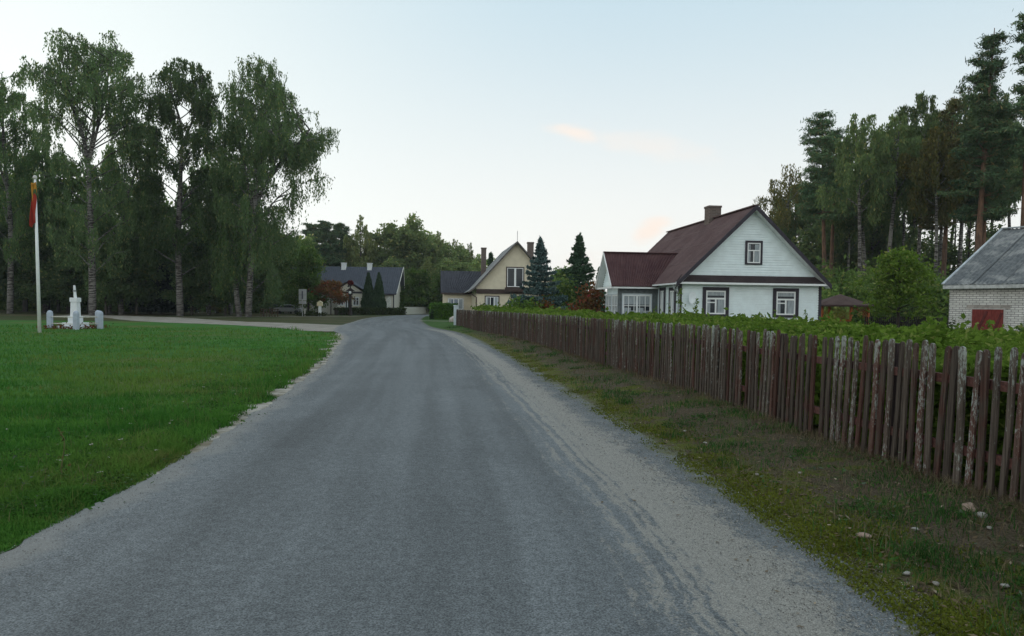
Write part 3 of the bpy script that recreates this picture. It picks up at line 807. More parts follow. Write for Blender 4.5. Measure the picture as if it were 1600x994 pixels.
# ---- white house
H = empty('white_house', (11.25, 34.4, 0), 'white clapboard house with brown gable roof, dark window trim and a veranda', 'house', None, .115)
E_, HR, W, LN = 2.74, 6.37, 3.75, 12.7
wl = 3.42; yf = .42; yb = LN-.35
sl = (HR-E_)/W
Tf = frameT((0, yf, 0), (1, 0, 0)); Tl = frameT((-wl, yb, 0), (0, -1, 0)); Tr = frameT((wl, yf, 0), (0, 1, 0))
m = M()
zw = HR-sl*wl-.10
m.prism([(-wl+.025, yf+.025, 0), (wl-.025, yf+.025, 0), (wl-.025, yf+.025, zw), (0, yf+.025, HR-.1), (-wl+.025, yf+.025, zw)], (0, yb-yf-.03, 0))
siding(m, Tf, lambda z: (-wl, wl), .12, 2.80)
siding(m, Tf, lambda z: (-(HR-.16-z)/sl, (HR-.16-z)/sl), 2.80, HR-.2)
siding(m, Tl, lambda z: (0, yb-yf), .12, zw); siding(m, Tr, lambda z: (0, yb-yf), .12, zw)
m.build('wall', white_side, H)
m = M(); m.box(-wl-.03, wl+.03, yf-.03, yb+.03, -.2, .12); m.build('plinth', plain('plinth', (.25, .25, .24), .9), H)
m = M()
corr(m, (-W, 0, E_), (-W, LN, E_), (0, 0, HR), (0, LN, HR), .105, .013, .07)
corr(m, (W, 0, E_), (W, LN, E_), (0, 0, HR), (0, LN, HR), .105, .013, .07)
rf = m.build('roof', brown_roof, H)
M().bar((0, -.02, HR+.015), (0, LN+.02, HR+.015), .26, .05).build('ridge_cap', brown_roof, rf)
# sheet laps across the slope
m = M()
for q in (.28, .55, .80):
    m.bar((-W*(1-q), .01, E_+(HR-E_)*q+.012), (-W*(1-q), LN-.01, E_+(HR-E_)*q+.012), .05, .012, (-sl, 0, 1))
m.build('sheet_lap', brown_roof, rf)
m = M(); dn = .09
for s_ in (-1, 1):
    m.prism([(s_*(W+.02), -.03, E_-.20), (s_*(W+.02), -.03, E_+.03), (0, -.03, HR+.04), (0, -.03, HR-.20)], (0, .03, 0))
m.build('barge_board', dark_trim, H)
m = M()
for s_ in (-1, 1):
    m.prism([(s_*(W-.05), 0.005, E_-.15), (s_*(W-.05), .005, E_-.09), (0, .005, HR-.13), (0, .005, HR-.19)], (0, yf-.03, 0))
m.build('soffit', white_paint, H)
# pent roof strip and white fascia above the ground-floor windows
m = M(); m.prism([(-wl-.35, yf-.38, 2.78), (wl+.35, yf-.38, 2.78), (wl-.02, yf-.016, 3.12), (-wl+.02, yf-.016, 3.12)], (0, .012, .03))
m.build('pent_roof', roofmat('pent_shingle', (.03, .022, .024), (.045, .034, .034)), H)
M().box(-wl-.36, wl+.36, yf-.40, yf-.37, 2.70, 2.79).box(-wl-.33, wl+.33, yf-.37, yf-.02, 2.70, 2.73).build('fascia', white_paint, H)
for s_ in (-1, 1):
    M().box(s_*wl-.08 if s_ < 0 else wl-.06, -wl+.06 if s_ < 0 else wl+.08, yf-.035, yf+.12, .1, 2.70).build('corner_board', dark_trim, H)
window(H, frameT((-2.36, yf-.026, 1.20), (1, 0, 0)), 1.27, 1.38, dark_trim)
window(H, frameT((1.08, yf-.026, 1.20), (1, 0, 0)), 1.27, 1.38, dark_trim)
window(H, frameT((-.34, yf-.026, 3.66), (1, 0, 0)), .84, 1.12, dark_trim, casing=.10, style='attic')
window(H, frameT((-wl-.026, 1.9, 1.15), (0, -1, 0)), .95, 1.42, dark_trim, style='double')
window(H, frameT((-wl-.026, 3.35, .75), (0, -1, 0)), .85, 1.85, dark_trim, style='double')
m = M(); m.box(-.33, .33, 5.0, 5.66, HR-.8, 7.0); m.box(-.36, .36, 4.97, 5.69, 6.93, 7.03); ch = m.build('chimney', chim_m, rf)
M().bar((-W-.03, 0, E_-.03), (-W-.03, LN, E_-.03), .10, .07).build('gutter', white_paint, H)
M().tube([(-W-.03, .25, E_-.06), (-W-.03, .25, E_-.25), (-wl-.08, .36, E_-.55), (-wl-.08, .36, .2)], .045, 8).build('downpipe', grey_metal, H)
# dish on the gable wall
m = M(); n = 20
vs = [(-2.92, yf-.22, 2.06)]; fs = []
for i, (r, d) in enumerate(((.16, .012), (.31, .045))):
    for k in range(n):
        a = 2*math.pi*k/n; vs.append((-2.92+.62*r*math.cos(a)-.0*r, yf-.22-d, 2.06+r*1.0*math.sin(a)))
for k in range(n):
    k2 = (k+1) % n; fs += [(0, 1+k2, 1+k), (1+k, 1+k2, 1+n+k2, 1+n+k)]
m.add(vs, fs); m.bar((-2.92, yf-.22, 2.06), (-2.92, yf, 1.95), .04, .04); m.bar((-2.92, yf-.25, 1.78), (-2.9, yf-.52, 1.9), .02, .02)
dish = m.build('satellite_dish', plain('dish_white', (.70, .76, .78), .5, .05), H, smooth=True)
# veranda on the side
vx0, vx1, vy0, vy1 = -5.45, -wl-.015, 3.75, 6.55; ve, vr = 2.66, 4.45; vc = (vy0+vy1)/2
V_ = M().box(vx0+.05, vx1, vy0+.05, vy1-.05, .10, ve-.02).box(vx0, vx1, vy0, vy1, -.1, .62).build('veranda', white_side, H)
m = M(); vw = 1.72
corr(m, (-5.95, vc-vw, ve), (-wl-.1, vc-vw, ve), (-5.95, vc, vr), (-1.85, vc, vr), .16, .022, .05)
corr(m, (-5.95, vc+vw, ve), (-wl-.1, vc+vw, ve), (-5.95, vc, vr), (-1.85, vc, vr), .16, .022, .05)
m.bar((-5.97, vc, vr+.02), (-1.9, vc, vr+.02), .22, .05)
m.build('veranda_roof', wine_roof, V_)
m = M(); gx = -5.62
Tg = frameT((gx, vc, 0), (0, -1, 0)); s2_ = (vr-ve)/vw
m.prism([(gx, vc-1.5, ve), (gx, vc+1.5, ve), (gx, vc, vr-.2)], (.1, 0, 0))
siding(m, Tg, lambda z: (-(vr-.2-z)/s2_, (vr-.2-z)/s2_), ve+.02, vr-.3)
m.build('veranda_gable', white_side, V_)
m = M()
for s_ in (-1, 1):
    m.prism([(-5.98, vc+s_*(vw+.02), ve-.10), (-5.98, vc+s_*(vw+.02), ve+.03), (-5.98, vc, vr+.03), (-5.98, vc, vr-.14)], (.03, 0, 0))
    m.prism([(-5.94, vc+s_*(vw-.05), ve-.12), (-5.94, vc+s_*(vw-.05), ve-.06), (-5.94, vc, vr-.08), (-5.94, vc, vr-.2)], (.3, 0, 0))
m.build('veranda_barge_board', white_paint, V_)
M().box(-5.85, vx1, vy0-.28, vy0-.20, ve-.12, ve-.02).box(-5.9, -5.82, vy0-.2, vy1+.2, ve-.12, ve-.02).build('veranda_gutter', white_paint, V_)
M().box(vx0-.05, vx0+.12, vy0-.05, vy0+.12, .1, ve-.1).box(vx1-.30, vx1-.02, vy0-.03, vy0, .1, ve-.1).box(vx0, vx1, vy0-.025, vy0, ve-.35, ve-.1).build('veranda_post', plain('slate_green_trim', (.10, .12, .125), .6), V_)
def vwin(T, w_, h_):
    o_ = window(V_, T, w_, h_, plain('pale_blue_frame', (.55, .62, .66), .5, .05) if 'pale_blue_frame' not in bpy.data.materials else bpy.data.materials['pale_blue_frame'], casing=.05, style='grid')
    return o_
vwin(frameT((vx0+.14, vy0-.004, .74), (1, 0, 0)), vx1-vx0-.46, 1.54)
vwin(frameT((vx0-.004, vy1-.12, .74), (0, -1, 0)), 1.25, 1.54)
vwin(frameT((vx0-.004, vy0+1.35, .74), (0, -1, 0)), 1.20, 1.54)

# ---- whitewashed brick shed
SA = 1.022
S = empty('brick_shed', (17.904, 30.789, 0), 'whitewashed brick shed with red plank door and lichen-stained grey roof', 'shed', None, -SA)
# local x along eave (right, towards road), y back
SW, SE, SH, SL = 4.69, 2.68, 5.27, 9.0
m = M(); m.prism([(.12, .25, 0), (.12, 2*SW-.25, 0), (.12, 2*SW-.25, SE-.06), (.12, SW, SH-.2), (.12, .25, SE-.06)], (SL-.24, 0, 0))
m.build('wall', brick_m, S)
m = M()
corr(m, (0, 0, SE), (SL, 0, SE), (0, SW, SH), (SL, SW, SH), .17, .022, .05)
corr(m, (0, 2*SW, SE), (SL, 2*SW, SE), (0, SW, SH), (SL, SW, SH), .17, .022, .05)
srf = m.build('roof', fibre, S)
m = M()
for k in range(1, 8): m.bar((k*1.13, .01, SE+.028), (k*1.13, SW, SH+.028), .05, .014, (0, -.55, 1))
m.build('sheet_lap', plain('sheet_edge', (.095, .102, .106), .9), srf)
M().bar((-.03, -.02, SE+.03), (-.03, SW, SH+.05), .10, .05).bar((-.03, SW, SH+.05), (SL, SW, SH+.05), .22, .05, (0, 0, 1)).build('verge_trim', plain('zinc_trim', (.36, .40, .42), .6), srf)
M().box(-.02, SL, -.02, .03, SE-.17, SE-.03).build('fascia', plain('grey_board', (.45, .46, .45), .8), S)
m = M(); m.box(1.0, 2.28, .235, .262, .0, 1.72)
m.build('door_frame', plain('door_frame', (.40, .38, .36), .9), S)
m = M()
for k in range(8): m.box(1.06+k*.145, 1.06+k*.145+.141, .205, .236, .05, 1.68)
dr_ = m.build('door', plain('red_door', (.16, .030, .024), .8, .25, 5, .2, streak=(6, 6, 1)), S)
M().bar((1.10, .198, .35), (1.62, .198, 1.60), .09, .02, (0, 1, 0)).bar((1.70, .198, .35), (2.18, .198, 1.55), .09, .02, (0, 1, 0)).build('brace', plain('door_brace', (.095, .022, .020), .8), dr_)
M().box(.82, 2.45, .238, .252, 1.70, 1.86).build('lintel', plain('lintel', (.33, .30, .27), .9), S)
m = M(); m.box(2.95, 3.6, .225, .252, .75, 1.55); m.build('window', glass_dark, S)

# ---- cream house
CA = .115
ca = at(808.5, 377, 70); capx = Vector((ca.x, 70, 0)); cz = ca.z
C_ = empty('cream_house', capx, 'cream rendered house with steep grey gable roof, balcony doors and a dark tiled side wing', 'house', None, CA)
cE = az(742, 450, 70.5); cW = 4.05; cL = 14.5; cs = (cz-cE)/cW
zb_ = az(770, 459, 70.6)
m = M(); m.prism([(-cW+.25, .5, 0), (cW-.25, .5, 0), (cW-.25, .5, cE+.05), (0, .5, cz-.16), (-cW+.25, .5, cE+.05)], (0, cL-.8, 0))
m.build('wall', cream, C_)
m = M()
for s_ in (-1, 1):
    corr(m, (s_*cW, 0, cE), (s_*cW, cL, cE), (0, 0, cz), (0, cL, cz), .18, .015, .07)
    corr(m, (s_*(cW+.55), 0, cE-.36), (s_*(cW+.55), cL, cE-.36), (s_*cW, 0, cE), (s_*cW, cL, cE), .18, .015, .05)
crf = m.build('roof', grey_roof, C_)
m = M()
for s_ in (-1, 1): m.prism([(s_*(cW+.55), -.03, cE-.50), (s_*(cW+.55), -.03, cE-.36), (s_*cW, -.03, cE+.02), (0, -.03, cz+.03), (0, -.03, cz-.17), (s_*cW, -.03, cE-.18)], (0, .04, 0))
m.build('barge_board', plain('grey_brown_board', (.10, .09, .085), .8), C_)
M().box(-cW+.2, cW-.2, .33, .51, zb_, zb_+.42).build('band_board', brown_trim, C_)
pz = lambda py: az(795, py, 70.4)
def cpx(px): return (px-800)/1155*70.5-capx.x
bw0, bw1 = cpx(790.5), cpx(819)
window(C_, frameT((bw0, .496, pz(449.5)), (1, 0, 0)), bw1-bw0, pz(417)-pz(449.5), brown_trim, casing=.10, style='double', curtain=False)
M().box(bw0-.1, bw1+.15, .0, .5, pz(456), pz(449.5)).build('balcony', brown_trim, C_)
window(C_, frameT((cpx(757.5), .496, pz(462.5)-1.35), (1, 0, 0)), cpx(780.5)-cpx(757.5), 1.35, brown_trim, casing=.1, style='three')
window(C_, frameT((cpx(798), .496, pz(462.5)-1.35), (1, 0, 0)), cpx(818)-cpx(798), 1.35, brown_trim, casing=.1, style='three')
M().bar((0, .1, cz), (0, .1, az(809, 361, 70)), .05, .05).build('antenna', grey_metal, C_)
M().tube([(-cW-.35, .42, cE-.5), (-cW+.25, .46, cE-.9), (-cW+.25, .46, .2)], .06, 6).build('downpipe', brown_trim, C_)
# wing
wx0, wx1 = -cW-2.95, -cW+.3; wy = 8.0; wE = az(705, 458, 78.5); wR = az(705, 424, 81); wd_ = 5.4
m = M(); m.prism([(wx0+.3, wy+.3, 0), (wx0+.3, wy+wd_-.3, 0), (wx0+.3, wy+wd_-.3, wE), (wx0+.3, wy+wd_/2, wR-.2), (wx0+.3, wy+.3, wE)], (wx1-wx0, 0, 0)); wg = m.build('wing', cream, C_)
m = M()
for a_, b_ in ((wy, wy+wd_/2), (wy+wd_, wy+wd_/2)):
    corr(m, (wx0, a_, wE), (-cW+.2, a_, wE), (wx0, b_, wR), (-1.6, b_, wR), .30, .03, .06)
m.build('wing_roof', slate_roof, wg)
M().box(wx0, wx1-.1, wy-.08, wy+.02, wE-.16, wE+.0).build('wing_gutter', brown_trim, wg)
window(wg, frameT((wx0+.75, wy+.29, wE-1.75), (1, 0, 0)), 1.65, 1.2, plain('pale_window_frame', (.5, .53, .56), .5), casing=.05, style='three', pane_m=plain('blue_glass', (.16, .20, .26), .1, .2, 3, 0, spec=.6))
# chimneys
for (px0, px1, pt, Yc) in ((752, 759.5, 387.5, 79.0), (824, 833.2, 379, 75.5)):
    a = at((px0+px1)/2, 400, Yc); q = (a-capx); lx, ly = q.x*math.cos(CA)+q.y*math.sin(CA), -q.x*math.sin(CA)+q.y*math.cos(CA)
    hw = (px1-px0)/1155*Yc/2
    m = M(); zt = az((px0+px1)/2, pt, Yc); m.box(lx-hw, lx+hw, ly-hw, ly+hw, cE-.3, zt); m.box(lx-hw-.04, lx+hw+.04, ly-hw-.04, ly+hw+.04, zt-.12, zt+.02); m.build('chimney', chim_m, crf)

# ---- blue roofed house
BY = 118.
bx1 = ax(616, BY, 458); B_ = empty('blue_roof_house', (bx1, BY, 0), 'long low cream wooden house under a wide blue-grey roof with two white chimneys', 'house')
bE, bR = az(600, 458, BY), az(560, 417, BY+4.6); bD = 9.2; bL = 17.5
m = M(); m.prism([(-.15, .35, 0), (-.15, bD-.35, 0), (-.15, bD-.35, bE), (-.15, bD/2, bR-.25), (-.15, .35, bE)], (-bL, 0, 0)); m.build('wall', plain('pale_boards', (.50, .49, .42), .8, .1, 8, 0, streak=(8, 8, .3)), B_)
m = M(); corr(m, (.35, 0, bE-.1), (-bL-.4, 0, bE-.1), (.75, bD/2, bR), (-bL-.4, bD/2, bR), .35, .025, .08); corr(m, (.35, bD, bE-.1), (-bL-.4, bD, bE-.1), (.75, bD/2, bR), (-bL-.4, bD/2, bR), .35, .025, .08)
brf = m.build('roof', blue_roof, B_)
m = M()
for a_ in (0, bD): m.bar((.40, a_, bE-.12), (.80, bD/2, bR), .22, .06, (1, 0, 0))
m.build('barge_board', plain('white_barge', (.6, .6, .56), .7), B_)
M().box(-bL, .3, -.06, .02, bE-.28, bE-.1).build('gutter', dark_trim, B_)
M().box(-.22, -.06, .28, .40, 0, bE-.1).build('corner_board', dark_trim, B_)
for px in (536.8, 577.2):
    xx = ax(px, BY+4, 414)-bx1; m = M(); m.box(xx-.36, xx+.36, bD/2-.6, bD/2+.1, bR-.6, bR+.62); m.box(xx-.42, xx+.42, bD/2-.66, bD/2+.16, bR+.50, bR+.62); m.build('chimney', white_paint, brf)
# porch
pxl = lambda px: ax(px, 115.5, 455)-bx1
P_ = M().prism([(pxl(527), -2.3, 0), (pxl(566), -2.3, 0), (pxl(566), -2.3, az(560, 456, 115.5)), (pxl(545), -2.3, az(545, 441, 115.5)), (pxl(527), -2.3, az(530, 453, 115.5))], (0, 2.6, 0)).build('porch', plain('porch_boards', (.60, .58, .49), .8, .08), B_)
m = M(); za, zt_ = az(545, 454, 115.2), az(545, 438.6, 115.2); xc = pxl(544.5); hw = 2.75
for s_ in (-1, 1): corr(m, (xc+s_*hw, -2.75, za), (xc+s_*hw, 1.5, za), (xc, -2.75, zt_), (xc, 4.2, zt_), .4, .02, .08)
m.build('porch_roof', blue_roof, P_)
M().box(xc-2.1, xc+2.1, -2.36, -2.29, az(545, 458.5, 115.5), az(545, 455.5, 115.5)).build('porch_band', dark_trim, P_)
m = M().prism([(xc-.22, -2.33, az(545, 447, 115.5)-.15), (xc+.18, -2.33, az(545, 447, 115.5)-.15), (xc-.02, -2.33, az(545, 447, 115.5)+.25)], (0, -.02, 0)); m.build('attic_window', glass_dark, P_)
z1, z0_ = az(545, 464, 115.5), az(545, 478, 115.5)
for a_, b_ in ((528, 537), (551, 561)):
    window(P_, frameT((pxl(a_), -2.31, z0_), (1, 0, 0)), pxl(b_)-pxl(a_), z1-z0_, white_paint, casing=.07, style='grid', curtain=False)
Tq = frameT((pxl(538.5), -2.31, .3), (1, 0, 0))
window(P_, Tq, pxl(547)-pxl(538.5), z1-.3, white_paint, casing=.09, style='double', curtain=False, name='door')
for px in (607, ): M().box(ax(px-3.5, BY, 470)-bx1, ax(px+3.5, BY, 470)-bx1, .30, .36, .3, bE-.5).build('shutter', plain('pale_shutter', (.55, .57, .53), .8), B_)

# ------------------------------------------------------------------ small structures
# flagpole and limp flag
fx, fy = float(ax(62.3, 36.3, 520)), 36.3
ptop = at(55, 279, 36.3)
fpole = empty('flagpole', (fx, fy, 0), 'tall white flagpole standing on the lawn beside the monument', 'flagpole')
top = Vector((ptop.x-fx, 0, ptop.z))
M().tube([(0, 0, -.1), top*.5, top], [.085, .072, .048], 14).build('pole', white_paint, fpole, smooth=True)
M().lathe([(.02, -.06), (.085, -.02), (.10, .05), (.07, .12), (.01, .16)], 14, tuple(top)).build('finial', plain('finial', (.5, .5, .46), .4), fpole, smooth=True)
def fm():
    N = NT('tricolour'); t = N.attr('tint')
    c = N.mix(N.m('GREATER_THAN', t, .30), (.40, .20, .03), (.055, .095, .04)); c = N.mix(N.m('GREATER_THAN', t, .42), c, (.30, .035, .024))
    return N.pbr(c, .8, None, .1)
V = []; nu, nv = 40, 34; tint = []
zt = az(55, 285, 36.3); zb = az(58, 353, 36.3)
for j in range(nv+1):
    for i in range(nu+1):
        u, v = i/nu, j/nv
        fold = math.sin(u*19+v*1.5)*.11*(.35+.65*u) + .05*math.sin(u*7+v*5)
        z = zt-(zt-zb)*v*(.86+.14*u)-.10*u
        lx = (fx+top.x*(z/top.z))
        V.append((lx+.07-.02-.19*u*(.55+.65*v)+.05*math.sin(9*u+4*v), fy-.10-.02+fold*.9, z))
F = [(j*(nu+1)+i, j*(nu+1)+i+1, (j+1)*(nu+1)+i+1, (j+1)*(nu+1)+i) for j in range(nv) for i in range(nu)]
# stripes run along the fly: yellow, green, red over the hoist height, bent by the fold
tint = [min(1, max(0, (j/nv)*.62+.42*(math.sin(i/nu*9)*.5+.5)*(.4+.6*j/nv))) for j in range(nv) for i in range(nu)]
flag = link('flag', np_mesh('flag', V, F, tint=tint, smooth=True), fm())
sol = flag.modifiers.new('cloth', 'SOLIDIFY'); sol.thickness = .004
tag(flag, 'limp yellow, green and red flag hanging down the white pole', 'flag')

# monument
mx, my = float(ax(118.5, 42.3, 512)), 42.3
mo = empty('monument', (mx, my, 0), 'white stepped monument pillar on the lawn inside its low rail fence', 'monument')
k = 42.3/1155; zz = lambda py: max(0., az(118, py, 42.3))
mw = plain('limewash', (.66, .69, .71), .7, .06, 5, .1)
def blk(w_, za, zb_, name):
    M().box(-w_/2, w_/2, -w_/2, w_/2, za, zb_).build(name, mw, mo, bevel=.015)
z5 = zz(506); z4 = zz(504); z3 = zz(494); z2 = zz(472); z1 = zz(465.3); z0_ = zz(446)
blk(1.36, 0, .16, 'lower_step'); blk(.98, .16, z4, 'upper_step'); blk(.56, z4, z3, 'base')
o_ = M().add([(-.195,-.195,z3),(.195,-.195,z3),(.195,.195,z3),(-.195,.195,z3),(-.175,-.175,z2),(.175,-.175,z2),(.175,.175,z2),(-.175,.175,z2)], [(0,3,2,1),(4,5,6,7),(0,1,5,4),(1,2,6,5),(2,3,7,6),(3,0,4,7)]).build('shaft', mw, mo)
blk(.43, z2, z1, 'cap')
m = M(); m.tube([(0, 0, z1), (-.03, 0, z1+(z0_-z1)*.55), (-.05, 0, z0_)], [.085, .07, .06], 10); m.build('spike', mw, mo)
M().tube([(-.03, -.0, z1+(z0_-z1)*.45), (-.04, 0, z1+(z0_-z1)*.62)], [.088, .085], 10).build('collar', plain('collar', (.30, .32, .33), .6), mo)
en = empty('rail_enclosure', (mx, my, 0), 'low grey-blue posts linked by thin double rails around the white monument', 'fence')
pm = plain('grey_blue_post', (.36, .41, .48), .75, .1, 5, .1)
pc = [Vector((float(ax(78.5, 41.6, 515)-mx), 41.6-my, 0)), Vector((float(ax(119.5, 40.6, 515)-mx), 40.6-my, 0)), Vector((float(ax(157, 42.2, 515)-mx), 42.2-my, 0)), Vector((.05, 2.2, 0))]
for q in pc:
    M().lathe([(.165, 0), (.165, .86), (.14, .96), (.08, 1.02), (.01, 1.04)], 8, tuple(q)).build('post', pm, en)
for a_, b_ in ((0, 1), (1, 2), (2, 3), (3, 0)):
    m = M()
    for zr in (.30, .68): m.tube([pc[a_]+Vector((0, 0, zr)), pc[b_]+Vector((0, 0, zr))], .022, 6)
    m.build('rails', plain('thin_rail', (.50, .48, .42), .6) if 'thin_rail' not in bpy.data.materials else bpy.data.materials['thin_rail'], en)
bedm = leafmat('bed_flower', (.07, .025, .012), (.16, .055, .02), (.03, .05, .02), .2, .8, 0.)
q = rng.normal(size=(900, 3))*np.array([.85, .8, .10]); q[:, 2] = np.abs(q[:, 2])+.03; q[:, 0] += mx; q[:, 1] += my
ok = (np.abs(q[:, 0]-mx) > .55) | (np.abs(q[:, 1]-my) > .55); q = q[ok & (np.abs(q[:, 0]-mx) < 1.35)]
tag(leaves('flower_bed', q, .07, 1., bedm, None), 'russet flowers planted around the foot of the monument', 'flowers', None, 'stuff')

# road sign seen from behind
sgY = 94.; sx = float(ax(473, sgY, 494))
sg = empty('road_sign', (sx, sgY, 0), 'grey back of a two-panel road sign on a thin post near the side path', 'road sign')
sz = lambda py: az(473, py, sgY)
M().tube([(0, -.075, -.1), (0, -.075, sz(453))], .045, 8).build('post', plain('galvanised', (.42, .43, .42), .5), sg)
sb_ = plain('sign_back', (.40, .42, .42), .5, .08)
M().box(-.5, .5, -.02, .02, sz(469.5), sz(452)).build('panel', sb_, sg, bevel=.02)
M().box(-.47, .47, -.02, .02, sz(475), sz(470.2)).build('panel', sb_, sg, bevel=.02)
M().bar((0, -.13, sz(467)), (0, -.13, sz(455)), .16, .03, (0, 1, 0)).bar((-.42, -.035, sz(461)), (.42, -.035, sz(461)), .05, .03).build('bracket', plain('dark_bracket', (.10, .11, .14), .5), sg)
x2 = float(ax(476.5, 95.5, 490)); bl = empty('bollard', (x2, 95.5, 0), 'short white marker post just behind the grey sign', 'post')
M().box(-.06, .06, -.06, .06, 0, .95).build('post', plain('marker_white', (.55, .55, .5), .7), bl); M().box(-.065, .065, -.065, .065, .95, 1.05).build('cap', plain('marker_cap', (.2, .2, .2), .7), bl)
# white post with little yellow box
x3 = float(ax(500, 96, 494)); bx = empty('post_box', (x3, 96, 0), 'white post carrying a small cream yellow box near the path', 'post box')
M().box(-.16, .16, -.16, .16, 0, 1.42).build('post', white_paint, bx)
M().box(-.34, .34, -.2, .2, 1.30, 1.76).prism([(-.36, -.23, 1.76), (.36, -.23, 1.76), (.0, -.23, 1.98)], (0, .46, 0)).build('box', plain('cream_box', (.62, .56, .36), .7), bx)
M().box(-.25, .25, -.25, .25, 0, .14).build('footing', plain('footing', (.40, .44, .46), .8), bx)
# carved wayside shrine pole
x4 = float(ax(547.5, 104, 488)); shz = lambda py: az(548, py, 104)
sh = empty('wayside_shrine', (x4, 104, 0), 'dark carved wooden wayside shrine pole topped with a red ornament', 'shrine')
dw_ = plain('tarred_oak', (.028, .020, .018), .8, .3, 6, .2)
M().box(-.16, .16, -.16, .16, 0, shz(457)).box(-.24, .24, -.24, .24, 0, .5).box(-.22, .22, -.22, .22, 1.3, 1.45).build('pole', dw_, sh)
M().box(-.28, .28, -.22, .22, shz(461), shz(455)).build('shrine_box', dw_, sh)
M().prism([(-.62, -.35, shz(455)), (.62, -.35, shz(455)), (0, -.35, shz(450))], (0, .7, 0)).build('shrine_roof', dw_, sh)
M().lathe([(.01, -.2), (.17, -.16), (.20, 0), (.17, .16), (.01, .2)], 12, (0, -.26, shz(457.3))).build('medallion', white_paint, sh, smooth=True)
M().box(-.07, .07, -.07, .07, shz(451), shz(444)).build('spire', dw_, sh)
q = unit(rng.normal(size=(260, 3)))*np.array([.42, .42, .40])*(.4+.6*rng.random((260, 1)))+np.array([0, 0, shz(442.5)])
leaves('ornament', q, .14, 1., leafmat('red_ornament', (.10, .012, .012), (.20, .03, .025), None, .1), sh)

# gate post at the end of the picket fence
gx, gy = float(ax(712.7, 54.5, 500)), 54.5
gp = empty('gate_post', (gx, gy, 0), 'pale blue-grey square gate post at the far end of the picket fence', 'gate post')
M().box(-.17, .17, -.17, .17, 0, az(712, 477, 54.5)-.08).build('shaft', plain('blue_grey_paint', (.40, .46, .49), .7, .12, 4, .1), gp, bevel=.015)
M().box(-.20, .20, -.20, .20, az(712, 477, 54.5)-.08, az(712, 477, 54.5)).build('cap', plain('post_cap', (.42, .47, .49), .7), gp, bevel=.02)
bo = link('boulder', stone_mesh(11, .42, .35, .36), plain('boulder', (.36, .33, .30), .85, .2, 5, .3)); bo.location = (gx-.9, 64, .3); tag(bo, 'rounded pinkish grey boulder beside the gate post', 'boulder')

# pale board fence round the bend
wf = empty('board_fence', (0, 0, 0), 'pale weathered board fence along the far bend of the road', 'fence')
wfm = plain('pale_fence', (.42, .43, .37), .8, .15, 10, .1, streak=(3, 3, .4))
wp, _ = resample(catmull([(-17.1, 117.2), (-15.6, 126), (-12.6, 134), (-8, 138), (0, 142)], 20), .16)
mm = M()
for i in range(len(wp)-1):
    x, y = wp[i]; a = wp[i+1]-wp[i]; hgt = 1.25+.03*math.sin(i*1.7)
    mm.bar((x, y, .05), (x, y, hgt), .125, .025, (a[1], -a[0], 0))
mm.build('boards', wfm, wf)['kind'] = 'stuff'
mm = M(); w2, _ = resample(wp, 1.2)
for i in range(len(w2)-1):
    for zr in (.35, 1.0): mm.bar((w2[i][0], w2[i][1]+.05, zr), (w2[i+1][0], w2[i+1][1]+.05, zr), .05, .08)
mm.build('rails', wfm, wf)

# dark back-garden picket fence between gazebo and shed
gf = empty('garden_fence', (0, 0, 0), 'dark low picket fence behind the young tree, between gazebo and shed', 'fence')
gm_ = plain('dark_board', (.022, .018, .016), .9, .3, 6)
ga, gb = at(1352, 500, 47), at(1492, 500, 45)
ga.z = gb.z = 0; nP = 44
ztop = az(1420, 496, 46)
for i in range(nP):
    p_ = ga.lerp(gb, i/(nP-1)); h_ = ztop+random.uniform(-.05, .05)
    M().box(p_.x-.045, p_.x+.045, p_.y-.012, p_.y+.012, .05, h_).build('picket', gm_, gf)
for zr in (.3, .85): M().bar(ga+Vector((0, .04, zr)), gb+Vector((0, .04, zr)), .04, .08).build('rail', gm_, gf)

# gazebo
gY = 50.; gzx = float(ax(1312, gY, 480)); G_ = empty('gazebo', (gzx, gY, 0), 'small garden gazebo with brown hipped roof and orange lattice sides', 'gazebo', None, .5)
za, zt_ = az(1325, 477, gY), az(1310, 459.5, gY)
m = M(); n = 6; rr = 2.15
vs = [(rr*math.cos(2*math.pi*k/n), rr*math.sin(2*math.pi*k/n), za) for k in range(n)]+[(0, 0, zt_)]+[(rr*math.cos(2*math.pi*k/n), rr*math.sin(2*math.pi*k/n), za-.10) for k in range(n)]
m.add(vs, [(k, (k+1) % n, n) for k in range(n)]+[(n+1+k, n+1+(k+1) % n, (k+1) % n, k) for k in range(n)]+[tuple(n+1+k for k in reversed(range(n)))])
m.build('roof', roofmat('gazebo_shingle', (.050, .030, .026), (.075, .048, .042)), G_)
orange = plain('orange_wood', (.30, .085, .022), .7, .2, 5); r2 = 1.75
hexp = [Vector((r2*math.cos(2*math.pi*k/n), r2*math.sin(2*math.pi*k/n), 0)) for k in range(n)]
for q in hexp: M().bar(q, q+Vector((0, 0, za)), .12, .12).build('post', orange, G_)
